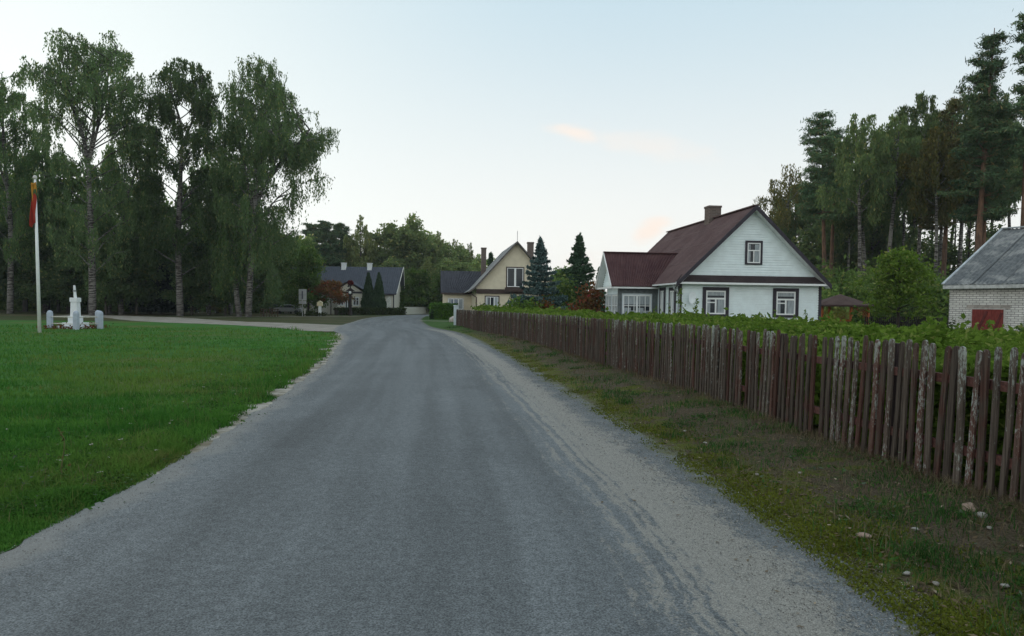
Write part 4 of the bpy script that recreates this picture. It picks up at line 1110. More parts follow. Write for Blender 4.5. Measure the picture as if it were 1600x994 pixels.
for k_ in range(n):
    a, b = hexp[k_], hexp[(k_+1) % n]; m = M()
    m.bar(a+Vector((0, 0, .9)), b+Vector((0, 0, .9)), .08, .06).bar(a+Vector((0, 0, .15)), b+Vector((0, 0, .15)), .08, .06)
    hi = 1.85 if k_ in (3, 4) else .9
    nn = 9
    for i in range(-nn, nn):
        for s_ in (0, 1):
            t0, t1 = i/nn, i/nn+hi/1.75
            u0, u1 = max(0, t0), min(1, t1)
            if u1 <= u0: continue
            f0, f1 = (u0-t0)/(t1-t0), (u1-t0)/(t1-t0)
            if s_: A_, B2 = b.lerp(a, u0), b.lerp(a, u1)
            else: A_, B2 = a.lerp(b, u0), a.lerp(b, u1)
            m.bar(A_+Vector((0, 0, .1+hi*f0)), B2+Vector((0, 0, .1+hi*f1)), .035, .012)
    m.build('lattice_panel', orange, G_)

# low rail by the big birches and cars far behind
rl = empty('rail_fence', (float(ax(410, 87, 492)), 87, 0), 'short rustic brown rail fence at the foot of the birch clump', 'fence')
rm_ = plain('rustic_rail', (.06, .042, .025), .9, .3, 6)
for i in range(7): M().box(-.2+i*.33, -.12+i*.33, -.04, .04, 0, .95).build('post', rm_, rl)
for zr in (.45, .85): M().bar((-.25, 0, zr), (1.95, 0, zr), .06, .08).build('rail', rm_, rl)
def car(px, Y, col, label, rz):
    c = empty('parked_car', (float(ax(px, Y, 486)), Y, 0), label, 'car', None, rz)
    body = plain('car_paint', col, .3, .05, 3, 0, spec=.5)
    prof = [(-2.1, .35), (-2.15, .62), (-2.0, .88), (-1.35, .95), (-.75, 1.40), (.65, 1.42), (1.25, .98), (1.95, .88), (2.12, .62), (2.1, .35)]
    M().prism([(x, -.82, z) for x, z in prof], (0, 1.64, 0)).build('body', body, c, bevel=.08)
    gl = [(-1.15, .98), (-.70, 1.33), (.58, 1.34), (1.02, .98)]
    M().prism([(x, -.835, z) for x, z in gl], (0, .012, 0)).prism([(x, .823, z) for x, z in gl], (0, .012, 0)).build('window', glass_dark, c)
    for x in (-1.3, 1.3):
        for y_ in (-.72, .72):
            M().tube([(x, y_-.1, .32), (x, y_+.1, .32)], .32, 18).build('wheel', plain('tyre', (.02, .02, .02), .9) if 'tyre' not in bpy.data.materials else bpy.data.materials['tyre'], c)
    for y_ in (-.6, .6): M().box(2.02, 2.13, y_-.16, y_+.16, .62, .76).build('headlight', plain('lamp_glass', (.6, .6, .55), .2) if 'lamp_glass' not in bpy.data.materials else bpy.data.materials['lamp_glass'], c)
car(450, 112, (.50, .52, .54), 'silver car parked under the trees behind the road sign', .2)
car(430, 121, (.10, .12, .15), 'dark car parked deeper under the trees beside the silver one', -.3)
wr = empty('white_rail_fence', (float(ax(336, 112, 474)), 112, 0), 'long white rail among the tree trunks beyond the path', 'fence')
for i in range(5): M().box(-2.6+i*1.3, -2.5+i*1.3, -.05, .05, 0, az(336, 473, 112)).build('post', plain('dim_white', (.35, .36, .36), .7) if 'dim_white' not in bpy.data.materials else bpy.data.materials['dim_white'], wr)
M().box(-2.7, 2.9, -.04, .04, az(336, 474, 112), az(336, 472, 112)).build('rail', bpy.data.materials['dim_white'], wr)

# ------------------------------------------------------------------ trees
N = NT('birch_bark'); p = N.obj(); x, y, z = N.sep(p)
a, b = N.noise(N.scale(p, (1.5, 1.5, 9)), 1.3, 4., .6), N.noise(p, .8, 3.)
low_ = N.rng(z, .3, 3.0, .75, .0)
d = N.m('MAXIMUM', N.rng(N.m('ADD', a, N.m('MULTIPLY', b, .35)), .62, .74), N.m('MULTIPLY', low_, N.rng(a, .35, .5)))
birch_bark = N.pbr(N.mix(d, (.19, .185, .17), (.035, .03, .028)), .9, N.bump(a, .4, .02), .1)
dark_bark = plain('dark_bark', (.045, .038, .032), .95, .4, 3, .5, streak=(4, 4, .6))
N = NT('pine_bark'); p = N.obj(); x, y, z = N.sep(p); a = N.noise(N.scale(p, (3, 3, .9)), 1.6, 4., .65)
k_ = N.rng(N.m('ADD', z, N.m('MULTIPLY', a, 6.)), 6., 13.)
lowc = N.mix(N.rng(a, .35, .65), (.055, .040, .032), (.13, .095, .075)); hic = N.mix(N.rng(a, .35, .65), (.10, .060, .042), (.18, .105, .068))
pine_bark = N.pbr(N.mix(k_, lowc, hic), .9, N.bump(a, .5, .03), .1)

birch_leaf = leafmat('birch_leaf', (.034, .058, .022), (.064, .098, .040), (.10, .11, .04), .50, .10, k=2.5)
birch_dark = leafmat('birch_leaf_deep', (.026, .048, .017), (.054, .086, .030), (.09, .095, .03), .45, .10, k=3.9)
birch_gold = leafmat('birch_leaf_yellow', (.045, .052, .018), (.090, .082, .026), (.13, .10, .03), .35, .12, k=2.2)  # leaf tone shifted towards yellow-brown
wood_leaf = leafmat('wood_leaf', (.022, .042, .012), (.060, .088, .022), (.09, .10, .03), .42, .12, k=3.0)
lush_leaf = leafmat('lush_leaf', (.040, .080, .016), (.085, .135, .030), (.13, .15, .04), .35, .25, k=1.4)
grove_leaf = leafmat('grove_leaf', (.028, .045, .018), (.060, .084, .032), (.085, .085, .03), .42, .12, k=2.9)
pine_leaf = leafmat('pine_needles', (.020, .042, .022), (.052, .078, .036), (.085, .07, .03), .10, .2, k=2.5)
pine_rust = leafmat('pine_needles_rusty', (.035, .042, .018), (.075, .072, .028), (.11, .07, .025), .10, .2, k=2.5)
spruce_leaf = leafmat('spruce_needles', (.014, .030, .018), (.034, .058, .032), None, .08, .5, k=2.8)
blue_leaf = leafmat('blue_spruce_needles', (.030, .055, .052), (.070, .105, .100), None, .08, .8, k=2.1)
thuja_leaf = leafmat('thuja_leaf', (.014, .028, .014), (.032, .054, .024), None, .1, .8, k=1.4)
yew_leaf = leafmat('yew_needles', (.006, .012, .010), (.014, .024, .018), None, .05, .8)
rowan_leaf = leafmat('rowan_leaf', (.060, .055, .018), (.16, .060, .022), (.24, .05, .03), .3, .8, k=1.4)
red_leaf = leafmat('reddening_leaf', (.060, .045, .018), (.13, .050, .025), (.20, .035, .035), .3, .9, k=1.4)
hedge_leaf = leafmat('hedge_leaf', (.030, .075, .014), (.070, .135, .026), None, .25, .8, k=1.4)
dim_leaf = leafmat('dim_hedge_leaf', (.020, .032, .012), (.045, .060, .020), None, .2, .8, k=1.4)

def arr(v): return np.array(v, float)
class Tree:
    def __init__(s, seed): s.g = np.random.default_rng(seed); s.w = M(); s.P = []; s.twigs = []
    def tubeq(s, pts, rad, n=5): s.w.tube([tuple(p) for p in pts], rad, n, cap=False)

def interp_path(pts, ts, t):
    return arr([np.interp(t, ts, pts[:, i]) for i in range(3)])

def birch(seed, H, prof, leaders, nl=34, strands=1500, drop=(1.0, 2.6), base=.12, r0=None, ls=.15, step=.17, dens=1.):
    """prof: list of (z, left radius, right radius); leaders: list of polylines of (x, y, z)"""
    T = Tree(seed); g = T.g; prof = np.array(prof, float); r0 = r0 or .0125*H
    srcs = []; wts = []
    for li, lp in enumerate(leaders):
        lp = arr(lp); lp[1:, :2] += g.normal(size=(len(lp)-1, 2))*.10
        n = 12; ts = np.r_[0, np.cumsum(np.linalg.norm(np.diff(lp, axis=0), axis=1))]; ts /= ts[-1]
        C = catmull(lp, 6); cs = np.r_[0, np.cumsum(np.linalg.norm(np.diff(C, axis=0), axis=1))]; cs /= cs[-1]
        rr = r0*(1-C[:, 2]/(H*1.03))**.85 + .025
        if li: rr = rr*.8
        T.tubeq(C, rr, 8)
        z0 = max(prof[0, 0], C[0, 2]+.05*H if li else 0)
        cnt = int(nl*(C[-1, 2]-z0)/(H))+4
        for i in range(cnt):
            t = (i+g.random())/cnt; z = z0+(C[-1, 2]-z0)*t**.9
            q = arr([np.interp(z, C[:, 2], C[:, j]) for j in range(3)])
            ang = i*2.4+g.random()*.9
            zt = min(z+.10*H, prof[-1, 0])
            rl = np.interp(zt, prof[:, 0], prof[:, 1]); rr_ = np.interp(zt, prof[:, 0], prof[:, 2])
            cx = math.cos(ang)
            # outline is measured from the tree's axis; the limb starts at the leader
            lim = (rr_*(1+cx)/2+rl*(1-cx)/2)*(.68+.46*g.random())
            lim = max(.6, lim - q[0]*cx*(.8))
            rise = min(lim*g.uniform(.55, 1.0), max(.4, (H-z)*.85))
            d = arr([cx, math.sin(ang), 0])
            pts = []
            for k in range(7):
                u = k/6
                pts.append(q+d*lim*(u**.85)+arr([0, 0, rise*(1-(1-u)**1.8)-.10*lim*u**3])+g.normal(size=3)*.05*lim*u)
            pts = arr(pts); rb = max(.018, min(.10, .016*lim+.012))
            T.tubeq(pts, np.linspace(rb, .012, 7), 4)
            srcs.append(pts); wts.append(lim)
            for k in range(int(2+lim*1.2)):
                u = g.uniform(.25, .95); b = arr([np.interp(u*6, range(7), pts[:, j]) for j in range(3)])
                a2 = ang+g.choice([-1, 1])*g.uniform(.5, 1.3); l2 = lim*g.uniform(.22, .5)
                sp = arr([b+arr([math.cos(a2), math.sin(a2), 0])*l2*v+arr([0, 0, l2*(.7*v-.6*v*v)]) for v in np.linspace(0, 1, 5)])
                T.tubeq(sp, np.linspace(rb*.5, .008, 5), 3); srcs.append(sp); wts.append(l2*.9)
    wts = arr(wts); wts /= wts.sum()
    pick = g.choice(len(srcs), strands, p=wts)
    out = []
    for i in pick:
        s_ = srcs[i]; u = g.uniform(.3, 1.)**.8*(len(s_)-1)
        b = arr([np.interp(u, range(len(s_)), s_[:, j]) for j in range(3)])
        L = g.uniform(*drop)*(1.25-.5*b[2]/H); L = min(L, max(.5, b[2]-prof[0, 0]*.35))
        n = max(3, int(L/step)); v = np.linspace(.02, 1, n)[:, None]
        sw = g.normal(size=2)*.22
        q = b+np.hstack([sw[0]*v*L*.35, sw[1]*v*L*.35, -(v-.15)*L])+g.normal(size=(n, 3))*np.array([.10, .10, .05])
        out.append(q)
    # leafy tufts along the limbs themselves
    for s_ in srcs:
        n = int(dens*2.6*np.linalg.norm(s_[-1]-s_[0]))+1
        u = g.uniform(.25, 1., n)*(len(s_)-1)
        b = np.stack([np.interp(u, range(len(s_)), s_[:, j]) for j in range(3)], 1)
        out.append(b+g.normal(size=(n, 3))*.16)
    return T.w, np.vstack(out), dict(size=ls*.76, elong=1.3, hang=.68, rg=g)

def broadleaf(seed, H, rad, base, nl=22, clumps=170, per=60, cl=.62, ls=.2, r0=None, lean=0., top=.5):
    T = Tree(seed); g = T.g; r0 = r0 or .014*H
    C = catmull([(0, 0, -.1), (lean*.2, .1*rad*g.normal()*.3, H*.3), (lean*.6, .1, H*.6), (lean, 0, H*.93)], 6)
    T.tubeq(C, r0*(1-C[:, 2]/(H*1.02)).clip(.02)**.8+.02, 7)
    tips = []
    for i in range(nl):
        t = (i+g.random())/nl; z = base+(H*.90-base)*t; q = arr([np.interp(z, C[:, 2], C[:, j]) for j in range(3)])
        ang = i*2.4+g.random(); prof = math.sin(math.pi*(.16+.80*t)**top)**.7
        L = max(.5, rad*prof*(.6+.5*g.random())); up = L*(.25+.7*t)
        d = arr([math.cos(ang), math.sin(ang), 0])
        pts = arr([q+d*L*u+arr([0, 0, up*u**.8])+g.normal(size=3)*.06*L*u for u in np.linspace(0, 1, 6)])
        T.tubeq(pts, np.linspace(max(.03, .02*L), .012, 6), 4); tips.append((pts, L))
    W_ = arr([l for _, l in tips]); W_ /= W_.sum(); out = []
    for i in g.choice(len(tips), clumps, p=W_):
        pts, L = tips[i]; u = g.uniform(.3, 1.05)*5; b = arr([np.interp(u, range(6), pts[:, j]) for j in range(3)])+g.normal(size=3)*.20*L*np.array([1, 1, .7])
        b[2] = min(b[2], H*.99)
        s_ = cl*g.uniform(.6, 1.35)
        out.append(b+g.normal(size=(per, 3))*s_*np.array([.8, .8, .5]))
    return T.w, np.vstack(out), dict(size=ls, elong=.95, flat=.25, rg=g)

def pine(seed, H, base, rad, whorls=22, ls=.24, per=34, bend=0., top_r=.9, dead=8):
    T = Tree(seed); g = T.g
    C = catmull([(0, 0, -.1), (bend*.25, 0, H*.3), (bend*.6, .1, H*.65), (bend, 0, H)], 7)
    T.tubeq(C, .0115*H*(1-C[:, 2]/(H*1.01)).clip(.01)**.75+.02, 9)
    out = []
    for i in range(whorls):
        t = (i+.6*g.random())/whorls; z = base+(H-.4-base)*t; q = arr([np.interp(z, C[:, 2], C[:, j]) for j in range(3)])
        k = int(3+g.random()*3)
        prof = (1-t)**.75*(1-.25*math.exp(-t*6))*rad+top_r*.5
        for j in range(k):
            ang = g.random()*6.283; L = prof*g.uniform(.35, 1.08)
            if L < .3: continue
            d = arr([math.cos(ang), math.sin(ang), 0]); up = L*g.uniform(.0, .35)+L*.45*t
            pts = arr([q+d*L*u+arr([0, 0, up*u**1.6-.04*L*math.sin(u*3.1)])+g.normal(size=3)*.05*L*u for u in np.linspace(0, 1, 6)])
            T.tubeq(pts, np.linspace(max(.02, .022*L), .01, 6), 4)
            nc = int(2+L*2.9)
            for c_ in range(nc):
                u = g.uniform(.38, 1.05)*5; b = arr([np.interp(u, range(6), pts[:, m_]) for m_ in range(3)])
                b = b+g.normal(size=3)*np.array([.24, .24, .10])*(.6+.22*L)
                s_ = g.uniform(.18, .36)
                out.append(b+np.array([0, 0, .08])+g.normal(size=(int(per*1.4), 3))*s_*np.array([1., 1., .36]))
    for j in range(dead):
        z = base*g.uniform(.45, 1.); q = arr([np.interp(z, C[:, 2], C[:, m_]) for m_ in range(3)]); ang = g.random()*6.283; L = g.uniform(.4, 1.6)
        T.tubeq(arr([q, q+arr([math.cos(ang), math.sin(ang), -.1])*L*.5, q+arr([math.cos(ang), math.sin(ang), -.25])*L]), [.03, .02, .008], 3)
    return T.w, np.vstack(out), dict(size=ls*.34, elong=2.5, rg=g)

def spruce(seed, H, rad, base=.3, step=.33, ls=.15, dens=1., droop=.25, exp=.9, lo=.7):
    T = Tree(seed); g = T.g
    T.tubeq(arr([(0, 0, -.1), (0, 0, H*.5), (0, 0, H)]), [.018*H, .010*H, .006], 7)
    out = []; z = base
    while z < H-.1:
        t = (z-base)/(H-base); R_ = rad*(1-t)**exp*g.uniform(.82, 1.12)+.05
        k = max(5, int(9-3*t))
        a0 = g.random()*6.28
        for j in range(k):
            ang = a0+6.283*j/k+g.normal()*.2; L = R_*g.uniform(lo, 1.12); d = arr([math.cos(ang), math.sin(ang), 0]); sd_ = arr([-d[1], d[0], 0])
            dr = droop*(1-t*1.2)
            pts = arr([arr([0, 0, z])+d*L*u+arr([0, 0, -dr*L*u+.20*L*u*u]) for u in np.linspace(0, 1, 5)])
            T.tubeq(pts, np.linspace(.022, .006, 5), 3)
            n = int(dens*(7+L*34))
            u = g.random(n)**.7; b = np.stack([np.interp(u*4, range(5), pts[:, m_]) for m_ in range(3)], 1)
            sp = (1-u)*.32*L+.05
            out.append(b+sd_*(g.uniform(-1, 1, n)*sp)[:, None]+np.c_[np.zeros(n), np.zeros(n), -np.abs(g.normal(size=n))*.06])
        z += step*g.uniform(.55, 1.4)*(1-.45*t)
    out.append(np.c_[g.normal(size=(30, 2))*.04, H-g.random(30)*.5])
    return T.w, np.vstack(out), dict(size=ls, elong=1.35, flat=.35, rg=g)

def conical(seed, H, rad, n=5200, ls=.13):
    T = Tree(seed); g = T.g
    T.tubeq(arr([(0, 0, -.1), (0, 0, H*.8)]), [.10, .02], 6)
    t = g.random(n)**.85; ang = g.random(n)*6.283
    R_ = rad*np.minimum(1, (t/.10)**.5)*(1-t)**.72*(1.05-.25*np.abs(g.normal(size=n)))*(1+.10*np.sin(ang*3+t*9)+.08*np.sin(ang*7-t*14))
    P = np.stack([np.cos(ang)*R_, np.sin(ang)*R_, .05+t*H], 1)+g.normal(size=(n, 3))*.03
    return T.w, P, dict(size=ls, elong=1.5, hang=-.0, axis=np.array([0, 0, .9]), rg=g)

def shrub(seed, H, rx, ry, n=3000, ls=.12, clumps=26, z0=.1):
    T = Tree(seed); g = T.g; out = []
    for k in range(clumps):
        v = unit(g.normal(size=(1, 3)))[0]; v[2] = abs(v[2]); r = g.uniform(.45, .92)
        c = v*arr([rx, ry, H*.9])*r; c[2] = max(c[2], z0+.1*H)
        if k % 3 == 0: T.tubeq(arr([(0, 0, -.05), c*.5+arr([0, 0, .1*H]), c]), [.035, .02, .008], 4)
        out.append(c+g.normal(size=(n//clumps, 3))*arr([rx, ry, H*.55])*.20)
    P = np.vstack(out); P[:, 2] = np.abs(P[:, 2]-z0*.5)+z0*.5
    return T.w, P, dict(size=ls, elong=1., flat=.25, rg=g)

def plant(name, gen, loc, bark, leaf, label, cat='tree', group=None, rz=0.):
    w_, P, kw = gen
    root = empty(name, loc, label, cat, group, rz)
    w_.build('trunk' if cat == 'tree' else 'stems', bark, root, smooth=True)
    leaves('crown' if cat == 'tree' else 'leaves', P, kw.pop('size'), kw.pop('elong'), leaf, root, **kw)
    return root
def copy_plant(src, loc, label, group=None, sc=1., rz=0.):
    c = src.copy(); COL.objects.link(c); c.location = loc; c.rotation_euler = (0, 0, rz); c.scale = (sc if hasattr(sc, '__len__') else (sc, sc, sc)); c['label'] = label
    if group: c['group'] = group
    elif 'group' in c: del c['group']
    for ch in list(src.children):
        d_ = ch.copy(); COL.objects.link(d_); d_.parent = c
    return c
def P0(px, Y, py=480): return (float(ax(px, Y, py)), Y, 0)
def hz(px, py, Y): return float(az(px, py, Y))

# --- tall birches on the green, left
Y = 80.
L1 = birch(11, 30.5, [(4, 3.5, 3), (8, 5.2, 4.2), (13, 5.5, 5.0), (17, 5.4, 5.2), (22, 5.5, 5.2), (26, 5.4, 5.0), (29, 4.4, 4.4), (31, 3, 3.6)],
           [[(0, 0, -.2), (-.1, 0, 6), (-.25, 0, 12), (-.4, .1, 17.6), (-1.5, .2, 22), (-2.6, .2, 26), (-3.2, 0, 30)], [(-.35, .1, 17.0), (.6, -.2, 20), (1.7, -.3, 24), (2.4, -.2, 28), (2.7, 0, 30)], [(-.3, 0, 17.4), (.0, .5, 21), (.1, .8, 25), (0, .8, 27.5)]],
           nl=46, strands=3700, r0=.36, ls=.155)
plant('birch_tree', L1, P0(145, Y, 492), birch_bark, birch_leaf, 'tallest birch behind the monument, its trunk forking high into two tops').scale = (1.03, 1.05, .96)
L3 = birch(12, 28.5, [(4.5, 3.8, 4.2), (8, 4.8, 4.8), (13, 4.6, 4.6), (17, 4.4, 4.4), (20, 3.9, 4.4), (24, 2.6, 4.0), (27, 1.9, 3.2), (28.5, 1.3, 2.4)],
           [[(0, 0, -.2), (-.2, 0, 8), (-.1, .1, 15), (.1, 0, 21), (-.5, 0, 25), (-.9, 0, 28.2)], [(.1, 0, 19), (1.4, 0, 23), (2.0, .1, 27.5)]],
           nl=44, strands=4800, r0=.30, ls=.155)
plant('birch_tree', L3, P0(282, 84, 490), birch_bark, birch_leaf, 'full drooping birch standing just past the dark rounded yew').scale = (1.22, 1.2, .99)
L4 = birch(13, 28.6, [(2.2, 3.6, 4.6), (6, 4.0, 5.6), (10, 3.9, 6.5), (13, 3.6, 8.2), (17, 3.4, 8.6), (20, 3.4, 7.6), (22, 2.4, 5.4), (25, 2.2, 4.6), (27, 1.4, 3.9), (28.6, .1, 3.3)],
           [[(0, 0, -.2), (.3, 0, 7), (.8, 0, 14), (1.5, .1, 20), (2.3, 0, 25), (2.6, 0, 28.4)], [(.6, 0, 12), (-.5, .2, 17), (-1.2, .2, 22), (-1.5, .1, 25.6)], [(.9, .2, 13), (3.2, -.2, 16.5), (5.6, -.2, 19.2), (7.2, 0, 21)]],
           nl=50, strands=4900, r0=.34, ls=.155, drop=(1., 3.2))
plant('birch_tree', L4, P0(388, 83, 494), birch_bark, birch_leaf, 'weeping birch nearest the road with long hanging branches on one side')
L0 = birch(14, 28, [(5, 3.5, 2.6), (12, 5, 3.0), (20, 5, 2.6), (25, 4, 2.6), (28, 2, 1.6)], [[(0, 0, -.2), (.2, 0, 10), (-.2, .2, 19), (-.6, 0, 27.6)], [(0, 0, 14), (-1.8, .3, 20), (-2.6, 0, 25)]], nl=40, strands=2900, r0=.33, ls=.16)
plant('birch_tree', L0, P0(16, 86, 490), birch_bark, birch_dark, 'big birch at the very edge of the picture beyond the flagpole')
L2 = birch(15, 27.4, [(9, 2.0, 3.0), (14, 2.6, 3.4), (18, 2.2, 3.8), (22, 2.0, 3.8), (25, 1.4, 3.2), (27.4, 1.0, 2.2)], [[(0, 0, -.2), (-.1, 0, 8), (.6, 0, 14), (1.9, 0, 20), (1.7, 0, 24), (1.3, 0, 27)]], nl=36, strands=1250, r0=.24, ls=.15)
plant('birch_tree', L2, P0(190, 88, 490), birch_bark, birch_dark, 'slender leaning birch between the two biggest birches, sky behind it').scale = (1.2, 1.2, .97)
xa, ya, _ = P0(374, 84.5, 494)
tw = M(); tw.tube([(0, 0, -.2), (-.3, 0, 2.5), (-.1, 0, 6), (.3, .1, 11)], [.34, .27, .22, .12], 9)
q = M()
gB = birch(16, 16, [(3, 2.6, 2.0), (8, 3.4, 2.5), (13, 2.8, 2.4), (16, 1.4, 1.4)], [[(0, 0, -.2), (-.35, 0, 4), (-.3, 0, 10), (-.8, 0, 15.6)]], nl=40, strands=2200, r0=.30, ls=.16, drop=(.8, 2.6))
plant('birch_tree', gB, (xa, ya, 0), birch_bark, birch_dark, 'shorter thick-trunked birch leaning against the weeping birch')
gB2 = birch(17, 21, [(4, 3.0, 3.2), (8, 3.8, 3.6), (13, 3.6, 3.4), (17, 2.8, 2.4), (21, .8, .8)], [[(0, 0, -.2), (.2, 0, 6), (0, 0, 13), (.2, 0, 20.5)]], nl=40, strands=2600, r0=.2, ls=.17)
b2 = plant('birch_tree', gB2, P0(326, 92, 489), birch_bark, birch_dark, 'thin-trunked birch with dense low foliage behind the full birch')
copy_plant(b2, P0(172, 92, 490), 'mid-sized birch whose pale trunk stands just past the monument', None, 1.0, 2.)
copy_plant(b2, P0(360, 95, 489), 'thin birch glimpsed behind the weeping birch and the leaning one', None, .95, 4.)
copy_plant(b2, P0(70, 93, 489), 'leafy birch behind the flagpole, lower than its neighbours', None, (1.1, 1.1, 1.12), 1.)
# --- the wood behind them
wb = [broadleaf(21, 21, 4.6, 3.2, 26, 210, 46, .75, .30), broadleaf(22, 19, 4.2, 2.4, 24, 200, 46, .72, .30, top=.7), broadleaf(23, 23, 4.4, 5.0, 26, 190, 46, .75, .30)]
grp = 'broadleaved trees of the dark wood behind the birches'
lab = 'one of the dense dark broadleaved trees that make up the wood behind the birches'
src = [plant('broadleaf_tree', wb[i], P0(px, Yq), dark_bark, wood_leaf, lab, 'tree', grp) for i, (px, Yq) in enumerate([(108, 97), (232, 101), (40, 104)])]
for i, (px, Yq, sc) in enumerate([(-20, 100, 1.0), (75, 109, .95), (140, 104, .86), (168, 111, .8), (205, 106, .72), (262, 110, .74), (300, 104, .74), (340, 110, .72), (385, 106, .74), (425, 110, .66), (455, 118, .64), (10, 116, .95), (-60, 98, 1.), (118, 116, .9), (405, 122, .7), (478, 128, .62), (-45, 112, 1.), (-85, 104, 1.), (-110, 96, 1.)]):
    copy_plant(src[i % 3], P0(px, Yq), lab, grp, (sc, sc, sc*random.uniform(.93, 1.05)), random.random()*6.28)
# understorey that closes the view under the crowns
ub = [shrub(31, 4.6, 3.4, 3.0, 3000, .30, 30, .3), shrub(32, 3.4, 2.6, 2.4, 2200, .28, 24, .2)]
grp = 'dark bushes under the trees behind the birches'; lab = 'one of the dark shadowed bushes standing under the trees behind the birches'
sb = [plant('bush', ub[i], P0(px, Yq), dark_bark, wood_leaf, lab, 'bush', grp) for i, (px, Yq) in enumerate([(60, 112), (180, 118)])]
for i, px in enumerate(range(-70, 500, 27)):
    if random.random() < .12: continue
    s_ = random.uniform(.9, 1.35); copy_plant(sb[i % 2], P0(px+random.uniform(-8, 8), random.uniform(116, 132)), lab, grp, (s_, s_, s_*1.15), random.random()*6.28)
# the far wood as one mass of foliage
def mass(name, x0, x1, y0, y1, hfun, n, ls, leaf):
    x = x0+(x1-x0)*rng.random(n); y = y0+(y1-y0)*rng.random(n); h = np.array([hfun(a, b) for a, b in zip(x, y)])
    z = h*rng.random(n)**.75
    return tag(leaves(name, np.stack([x, y, z], 1), ls, 1., leaf, None, flat=.2), kind='stuff')
mass('woods', -135, -38, 134, 150, lambda a, b: 13+4*vn(a, b, .16, 2.)+3*vn(a, b, .5, 3.), 26000, .55, wood_leaf)
grp = 'young trees under the birches'; lab = 'one of the young leafy trees growing under the tall birches'
yt = plant('young_tree', broadleaf(40, 11, 3.2, 1.4, 24, 190, 56, .55, .20, top=.6), P0(214, 88), dark_bark, birch_leaf, lab, 'tree', grp)
for i, (px, Yq, sc) in enumerate([(166, 86, .82), (112, 89, 1.0), (352, 90, .85), (412, 90, .7), (300, 91, .9), (60, 90, 1.05), (-10, 90, 1.1), (236, 96, 1.2), (92, 98, 1.25)]):
    copy_plant(yt, P0(px, Yq), lab, grp, (sc, sc, sc*random.uniform(.9, 1.25)), i*1.3)
# yew, little tree by the road sign, low plants
plant('yew_bush', shrub(41, 6.6, 3.6, 3.2, 9000, .20, 60, .7), P0(253, 93), dark_bark, yew_leaf, 'nearly black rounded yew on short stems beyond the path', 'bush')
plant('young_tree', broadleaf(42, 10.2, 2.9, 1.2, 24, 150, 60, .55, .19, top=.6), P0(482, 108), dark_bark, lush_leaf, 'light green young tree directly behind the grey road sign')
plant('young_tree', broadleaf(43, 4.4, 1.8, .5, 18, 60, 60, .4, .16), P0(329, 100), dark_bark, birch_gold, 'small yellowish young tree between birch trunks beyond the path')
plant('rowan_tree', broadleaf(44, 4.9, 2.0, 2.0, 20, 110, 60, .38, .15, top=.6), P0(517, 107), dark_bark, rowan_leaf, 'small rounded rowan with red-orange leaves beside the blue-roofed house')
for px, lb in ((575.5, 'dark columnar thuja nearer the porch of the blue-roofed house'), (592, 'dark columnar thuja nearer the gable end of the blue-roofed house')):
    plant('thuja_tree', conical(int(px), hz(px, 428.5, 113), 1.22, 6000, .16), P0(px, 113), dark_bark, thuja_leaf, lb)
plant('flower_shrub', shrub(45, .7, 2.0, .7, 900, .14, 14, .05), P0(487, 96), dark_bark, dim_leaf, 'low dark planting at the foot of the road sign', 'bush')

# --- hedges
def hedge(name, path, wd_, h, n, ls, leaf, label, group=None):
    C, s_ = resample(catmull(path, 12), .1)
    root = empty(name, (C[0][0], C[0][1], 0), label, 'hedge', group)
    i = rng.integers(0, len(C)-1, n); a = C[np.minimum(i+1, len(C)-1)]-C[i]; a = unit(a); nr = np.stack([-a[:, 1], a[:, 0]], 1)
    f = rng.random(n); u = rng.uniform(-1, 1, n); z = rng.random(n)
    side = f < .6; u = np.where(side, np.sign(u)*(1-.15*np.abs(rng.normal(size=n))), u); z = np.where(side, z, 1-.08*np.abs(rng.normal(size=n)))
    P = np.c_[C[i]+nr*(u*wd_/2)[:, None]-C[0], z*h]
    P += rng.normal(size=P.shape)*.05
    leaves('leaves', P, ls, 1., leaf, root, flat=.1)
    m = M(); st = C[::6]-C[0]
    for q in st: m.bar((q[0], q[1], 0), (q[0], q[1], h*.85), wd_*.55, .5)
    m.build('stems', dark_bark, root)
    return root
hedge('clipped_hedge', [(ax(526, 106), 106), (ax(560, 108.5), 108.5), (ax(600, 112.5), 112.5), (ax(632, 116.5), 116.5)], 1.0, 1.0, 5200, .16, dim_leaf, 'long low dark clipped hedge before the blue-roofed house')
hedge('clipped_hedge', [(ax(686, 76), 76), (ax(697, 75.6), 75.6), (ax(713, 75.4), 75.4)], 1.7, az(697, 475.5, 76), 4200, .12, hedge_leaf, 'bright green square clipped hedge beside the gate post')
hedge('clipped_hedge', [(ax(681.5, 80), 80), (ax(682, 92), 92), (ax(683, 103), 103)], 1.3, az(680, 475, 90), 5200, .14, hedge_leaf, 'lighter clipped hedge running back along the bend of the road')
plant('shrub', shrub(46, 1.75, .55, .5, 1300, .12, 16, .1), P0(681, 77), dark_bark, thuja_leaf, 'small dark upright shrub at the corner of the square hedge', 'bush')

